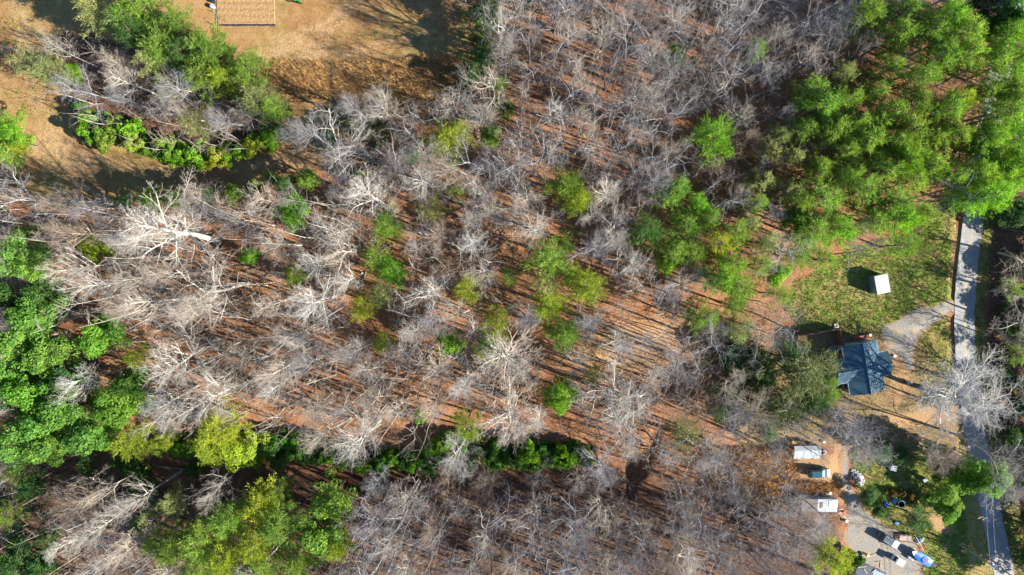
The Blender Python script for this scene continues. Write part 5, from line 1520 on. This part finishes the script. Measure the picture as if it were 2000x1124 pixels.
boards('lumber_pile', 'pale lumber leaning by the end wall of the long building', 'lumber', [((1636, 1000), (1649, 1018), .16), ((1639, 999), (1652, 1017), .12), ((1637, 994), (1645, 995), .2), ((1647, 1006), (1652, 1012), .18)], M_PALEWOOD)
boards('lumber_pile', 'reddish boards laid end to end above the dirt clearing', 'lumber', [((1499, 863), (1533, 869), .3), ((1502, 861), (1528, 866), .2), ((1507, 865), (1535, 871), .15)], simple('reddish_board', (.34, .15, .075), .85))
boards('lumber_pile', 'crossed pale poles on weeds by the cluttered roof', 'lumber', [((1698, 1086), (1711, 1081), .08), ((1710, 1098), (1721, 1097), .1), ((1720, 1097), (1720, 1110), .1), ((1680, 1100), (1702, 1106), .3)], M_PALEWOOD)
def corner_shed():
    c = at(1700, 1122, 2.2)
    t = thing('lean_to', 'dark felt-roofed lean-to with blue-grey tarp at the lower edge', 'shed', (c.x, c.y, 0), math.radians(-22))
    MB().box((0, -.6, 1.0), (5.6, 3.6, 2.0)).build('wall', M_GREYWOOD, t)
    MB().loft([[(x, -2.6, 2.3), (x, 1.5, 2.05), (x, 1.5, 1.97), (x, -2.6, 2.2)] for x in (-3.0, 3.0)]).build('roof', M_DARKROOF, t)
    MB().loft([[(x, -1.9, 2.33), (x, .3, 2.17), (x, 1.1, 2.11), (x, 1.1, 2.085), (x, -1.9, 2.27)] for x in (.5, 1.6, 2.7)]).build('tarp', M_TARP, t)
    for (x, y, a, l) in ((-2.2, .8, .5, 1.6), (-1.2, .2, -.6, 1.2), (.4, .9, 1.1, 1.1)):
        MB().box((x, y, 2.2), (l, .16, .08), a).build('loose_board', M_PALEWOOD, t)
corner_shed()
bucket('yellow drum beside crossed poles near the cluttered roof', 1696, 1086, M_YELLOW, .3, .6, 'drum', 'drum')
junk('junk_pile', 'weathered scrap pile in weeds next to the yellow drum', 'scrap pile', 1684, 1084, [M_WOOD, M_BLACK, M_ROCK], .6, 12, 7)
junk('junk_pile', 'mixed scrap pile at the foot of the open shed end', 'scrap pile', 1609, 882, [M_PALEWOOD, M_GREYWOOD], .4, 14, 6)
junk('junk_pile', 'light stone and scrap pile outside the board fence corner', 'scrap pile', 1634, 637, [M_ROCK, M_PALEWOOD], .6, 16, 8)

def pole(px, py, H, label, cross=0.0):
    c = at(px, py)
    t = thing('power_pole', label, 'power pole', (c.x, c.y, gz(c.x, c.y)), cross, 'power poles along the road')
    MB().tube([(0, 0, -.3), (0, 0, H)], [.17, .11], 8).build('shaft', M_GREYWOOD, t)
    MB().box((0, 0, H - .5), (2.2, .1, .12)).build('crossarm', M_GREYWOOD, t)
    for x in (-.95, 0, .95): MB().lathe([(.04, 0), (.07, .08), (.03, .2)], (x, 0, H - .44 if x else H), 8).build('insulator', M_GELW, t)
    MB().lathe([(.02, 0), (.22, .03), (.22, .75), (.02, .8)], (.32, 0, H - 1.9), 12).build('transformer', M_SKYB, t)
    return Vector((c.x, c.y, gz(c.x, c.y) + H - .5))
hA = pole(1868, 880, 10.5, 'power pole with blue transformer beside the big roadside tree', .4)
hB = pole(1872, 1062, 11, 'power pole standing below the dark bushy conifer by the road verge', .3)
LAND += [(1872, 892, 'upper power pole'), (1880, 1072, 'lower power pole')]
pC = at(1895, 1230); hC = Vector((pC.x, pC.y, 10.5))
pD = at(1868, 620); hD = Vector((pD.x, pD.y, 10.5))
def wire(label, a, b, sag, off):
    pts = []
    for k in range(15):
        s = k / 14
        p = a.lerp(b, s)
        pts.append((p.x + off, p.y, p.z - sag * 4 * s * (1 - s)))
    o = MB().tube(pts, .03, 4).build('power_line', simple('aluminium_wire', (.5, .52, .54), .4, .3))
    return tag(o, label, 'power line', 'wires between the power poles')
wire('outer pale power line strung between the two poles above the verge', hA, hB, .5, .6)
wire('inner pale power line strung between the two poles above the yard', hA, hB, .6, -.6)
wire('outer power line running on past the lower pole', hB, hC, .5, .6)
wire('inner power line running on past the lower pole', hB, hC, .6, -.6)

# ------------------------------------------------------------------ garden plot, tractor
def garden():
    a = at(424, 50); b = at(538, 50)
    L = b.x - a.x
    t = thing('garden_plot', 'straw-covered rectangular garden plot with black plastic along one side', 'garden plot', (a.x, a.y, 0))
    Wd = 7.5
    nx, ny = 110, 76
    g = np.random.default_rng(2)
    xs, ys = np.linspace(0, L, nx), np.linspace(.25, Wd, ny)
    X, Y = np.meshgrid(xs, ys)
    Zg = .12 + .05 * np.sin(Y * 2 * np.pi / 1.25 + 1.2 * vnoise(X * .6, Y * .6)) * (.4 + vnoise(X * .8 + 9, Y * .8)) + .08 * (vnoise(X * 5.2, Y * 5.2) - .3) + .07 * g.random(X.shape)
    edge = (X < .01) | (X > L - .01) | (Y < .26) | (Y > Wd - .01)
    Zg[edge] = -.1
    idx = np.arange(nx * ny).reshape(ny, nx)
    q = np.stack([idx[:-1, :-1], idx[:-1, 1:], idx[1:, 1:], idx[1:, :-1]], -1).reshape(-1, 4)
    link('soil', mesh_np('soil', np.column_stack([X.ravel(), Y.ravel(), Zg.ravel()]), quads=q, mat=M_SOIL), t)
    pl = []
    for k in range(26):
        x = L * k / 25
        pl.append([(x, -.12 + g.normal(0, .05), .0), (x, -.02, .1 + .04 * g.random()), (x, .2 + g.normal(0, .04), .09), (x, .22, .0)])
    MB().loft(pl).build('plastic_edging', M_BLACK, t)
    MB().box((-.12, Wd / 2, .05), (.12, Wd, .1)).build('border_board', M_GREYWOOD, t)
    for y in (0, 2.5, 5.0, 7.3): MB().box((-.32, y, .5), (.08, .08, 1.0)).build('stake', M_PALEWOOD, t)
garden()
LAND.append((480, 30, 'garden plot'))
def tractor():
    c = at(576, -3, .8)
    t = thing('garden_tractor', 'small yellow and green tractor at the field top beside the garden plot', 'tractor', (c.x, c.y, 0), math.radians(170))
    MB().loft([[(x, -w, .45), (x, w, .45), (x, w, z), (x, -w, z)] for x, w, z in ((.1, .36, .95), (.7, .38, 1.05), (1.3, .34, .98), (1.55, .26, .8))]).build('hood', M_YELLOW, t)
    MB().box((-.6, 0, .72), (1.2, 1.1, .12)).box((-.95, .6, .9), (.8, .28, .08)).box((-.95, -.6, .9), (.8, .28, .08)).build('fender', M_GREEN, t)
    MB().box((-.85, 0, .95), (.5, .5, .12)).box((-1.1, 0, 1.2), (.1, .5, .45)).build('seat', M_YELLOW, t)
    MB().tube([(.05, 0, .9), (-.3, 0, 1.25)], .03, 6).lathe([(.15, -.015), (.2, 0), (.15, .015)], (-.32, 0, 1.27), 10).build('steering_wheel', M_BLACK, t)
    for x, r, w in ((-.9, .55, .3), (1.15, .32, .2)):
        for s in (1, -1):
            wh = MB().lathe([(r * .55, -w / 2), (r, -w / 2 + .03), (r, w / 2 - .03), (r * .55, w / 2)], (x, s * .62, r), 14, 'Y').build('wheel', M_RUBBER, t)
            MB().lathe([(.03, -w / 2 + .02), (r * .53, -w / 2 + .05), (r * .53, w / 2 - .05), (.03, w / 2 - .02)], (x, s * .62, r), 10, 'Y').build('rim', M_YELLOW, wh)
tractor()
LAND.append((576, 4, 'yellow tractor'))

# ------------------------------------------------------------------ fallen trunks on the leaf floor
LOGS = [((667, 508), (692, 537), .2, 'pale'), ((715, 530), (702, 575), .18, 'brown'), ((1195, 262), (1210, 300), .22, 'grey'), ((1178, 259), (1206, 262), .12, 'pale'), ((1318, 1078), (1342, 1084), .15, 'white'),
        ((640, 945), (612, 955), .15, 'pale'), ((560, 930), (540, 945), .15, 'pale'), ((300, 915), (370, 921), .16, 'grey'), ((1095, 100), (1128, 60), .14, 'grey'), ((1430, 130), (1475, 90), .2, 'brown'), ((395, 955), (430, 930), .14, 'pale'), ((940, 300), (975, 330), .15, 'grey')]
for i, (a, b, r, tone) in enumerate(LOGS):
    A, B = at(*a), at(*b)
    pts = []
    for k in range(6):
        p = A.lerp(B, k / 5)
        pts.append((p.x + R.uniform(-.1, .1), p.y + R.uniform(-.1, .1), gz(p.x, p.y) + r + .05))
    t = thing('fallen_log', None, 'log', (pts[0][0], pts[0][1], pts[0][2] - r), 0, 'fallen logs on the leaf floor')
    loc = [(p[0] - pts[0][0], p[1] - pts[0][1], p[2] - pts[0][2] + r) for p in pts]
    o = MB().tube(loc, [r * (1 - .1 * k) for k in range(6)], 8).build('stem', M_BARK, t); o.color = (*BARKC[tone], 1)
    j = Vector(loc[3]); d = (Vector(loc[5]) - Vector(loc[0])).normalized()
    o = MB().tube([j, j + Vector((d.y, -d.x, .35)) * .9 + d * .5], [r * .45, .03], 5).build('branch_stub', M_BARK, t); o.color = (*BARKC[tone], 1)
    todo.append(((a[0] + b[0]) / 2, (a[1] + b[1]) / 2, f'{tone} fallen log', t, 'log', None))

# ------------------------------------------------------------------ a label of its own for everything that has none yet
LAND.append((1840, 28, 'topmost vivid pine of the big stand'))
LAND.append((1600, 215, 'broad pine at the woods edge of the big stand'))
LAND.append((1640, 445, 'vivid pine above the weedy yard edge'))
LAND.append((1560, 392, 'small pine between grove and big stand'))
LAND.append((102, 700, 'evergreen facing the bright clumpy one'))
LAND.append((256, 862, 'yellowish pine at the dense mass corner'))
LAND.append((1745, 75, 'pine beside the leaning shadow trunk'))
LAND.append((1762, 432, 'vivid pine nearest the roadside lawn'))
LAND.append((270, 62, 'darkest pine of the tree island'))
LAND.append((506, 190, 'pale pine at the tip of the tree island'))
LAND.append((592, 1085, 'pine at the bottom of the lower stand'))
LAND += [(480, 285, 'vivid shrub strip of the tree island'), (650, 160, 'dry weed strip'), (1245, 895, 'creek bend'), (1885, 600, 'drive mouth on the road'), (1905, 105, 'orange gap in the pine stand'), (1660, 80, 'orange gap with leaning shadow trunks')]
DIRS = ('right of', 'down-right of', 'below', 'down-left of', 'left of', 'up-left of', 'above', 'up-right of')
ORD = ('closest one', 'second one', 'third one', 'fourth one', 'fifth one', 'sixth one', 'seventh one', 'eighth one')
def sector(dx, dy):
    return int(round(math.atan2(dy, dx) / (math.pi / 4))) % 8
tables = {}
for kind in {t[4] for t in todo}:
    rows = [t for t in todo if t[4] == kind]
    for li, (lx, ly, ph) in enumerate(LAND):
        by = {}
        for r_ in rows:
            dx, dy = r_[0] - lx, r_[1] - ly
            if abs(dx) + abs(dy) < 3: continue
            by.setdefault(sector(dx, dy), []).append((math.hypot(dx, dy), id(r_), r_))
        for s, lst in by.items():
            lst.sort()
            for k, (d_, _, r_) in enumerate(lst[:8]):
                tables.setdefault(id(r_), []).append((d_ * (1 + .7 * k), li, s, k))
seen_labels = {t[5] for t in todo if t[5]}
for t in todo:
    if t[5]: continue
    cands = sorted(tables.get(id(t), [])) or [(0, 0, 0, 5)]
    for _, li, s, k in cands:
        lab = f'{t[2]}, {ORD[k]} {DIRS[s]} the {LAND[li][2]}'
        if lab not in seen_labels and len(lab.replace(',', ' ').replace('-', ' ').split()) <= 19 and len(lab.split()) <= 16: break
    seen_labels.add(lab)
    t[3]['label'] = lab
print('bare filled', N1, 'todo', len(todo), 'objects', len(bpy.data.objects))
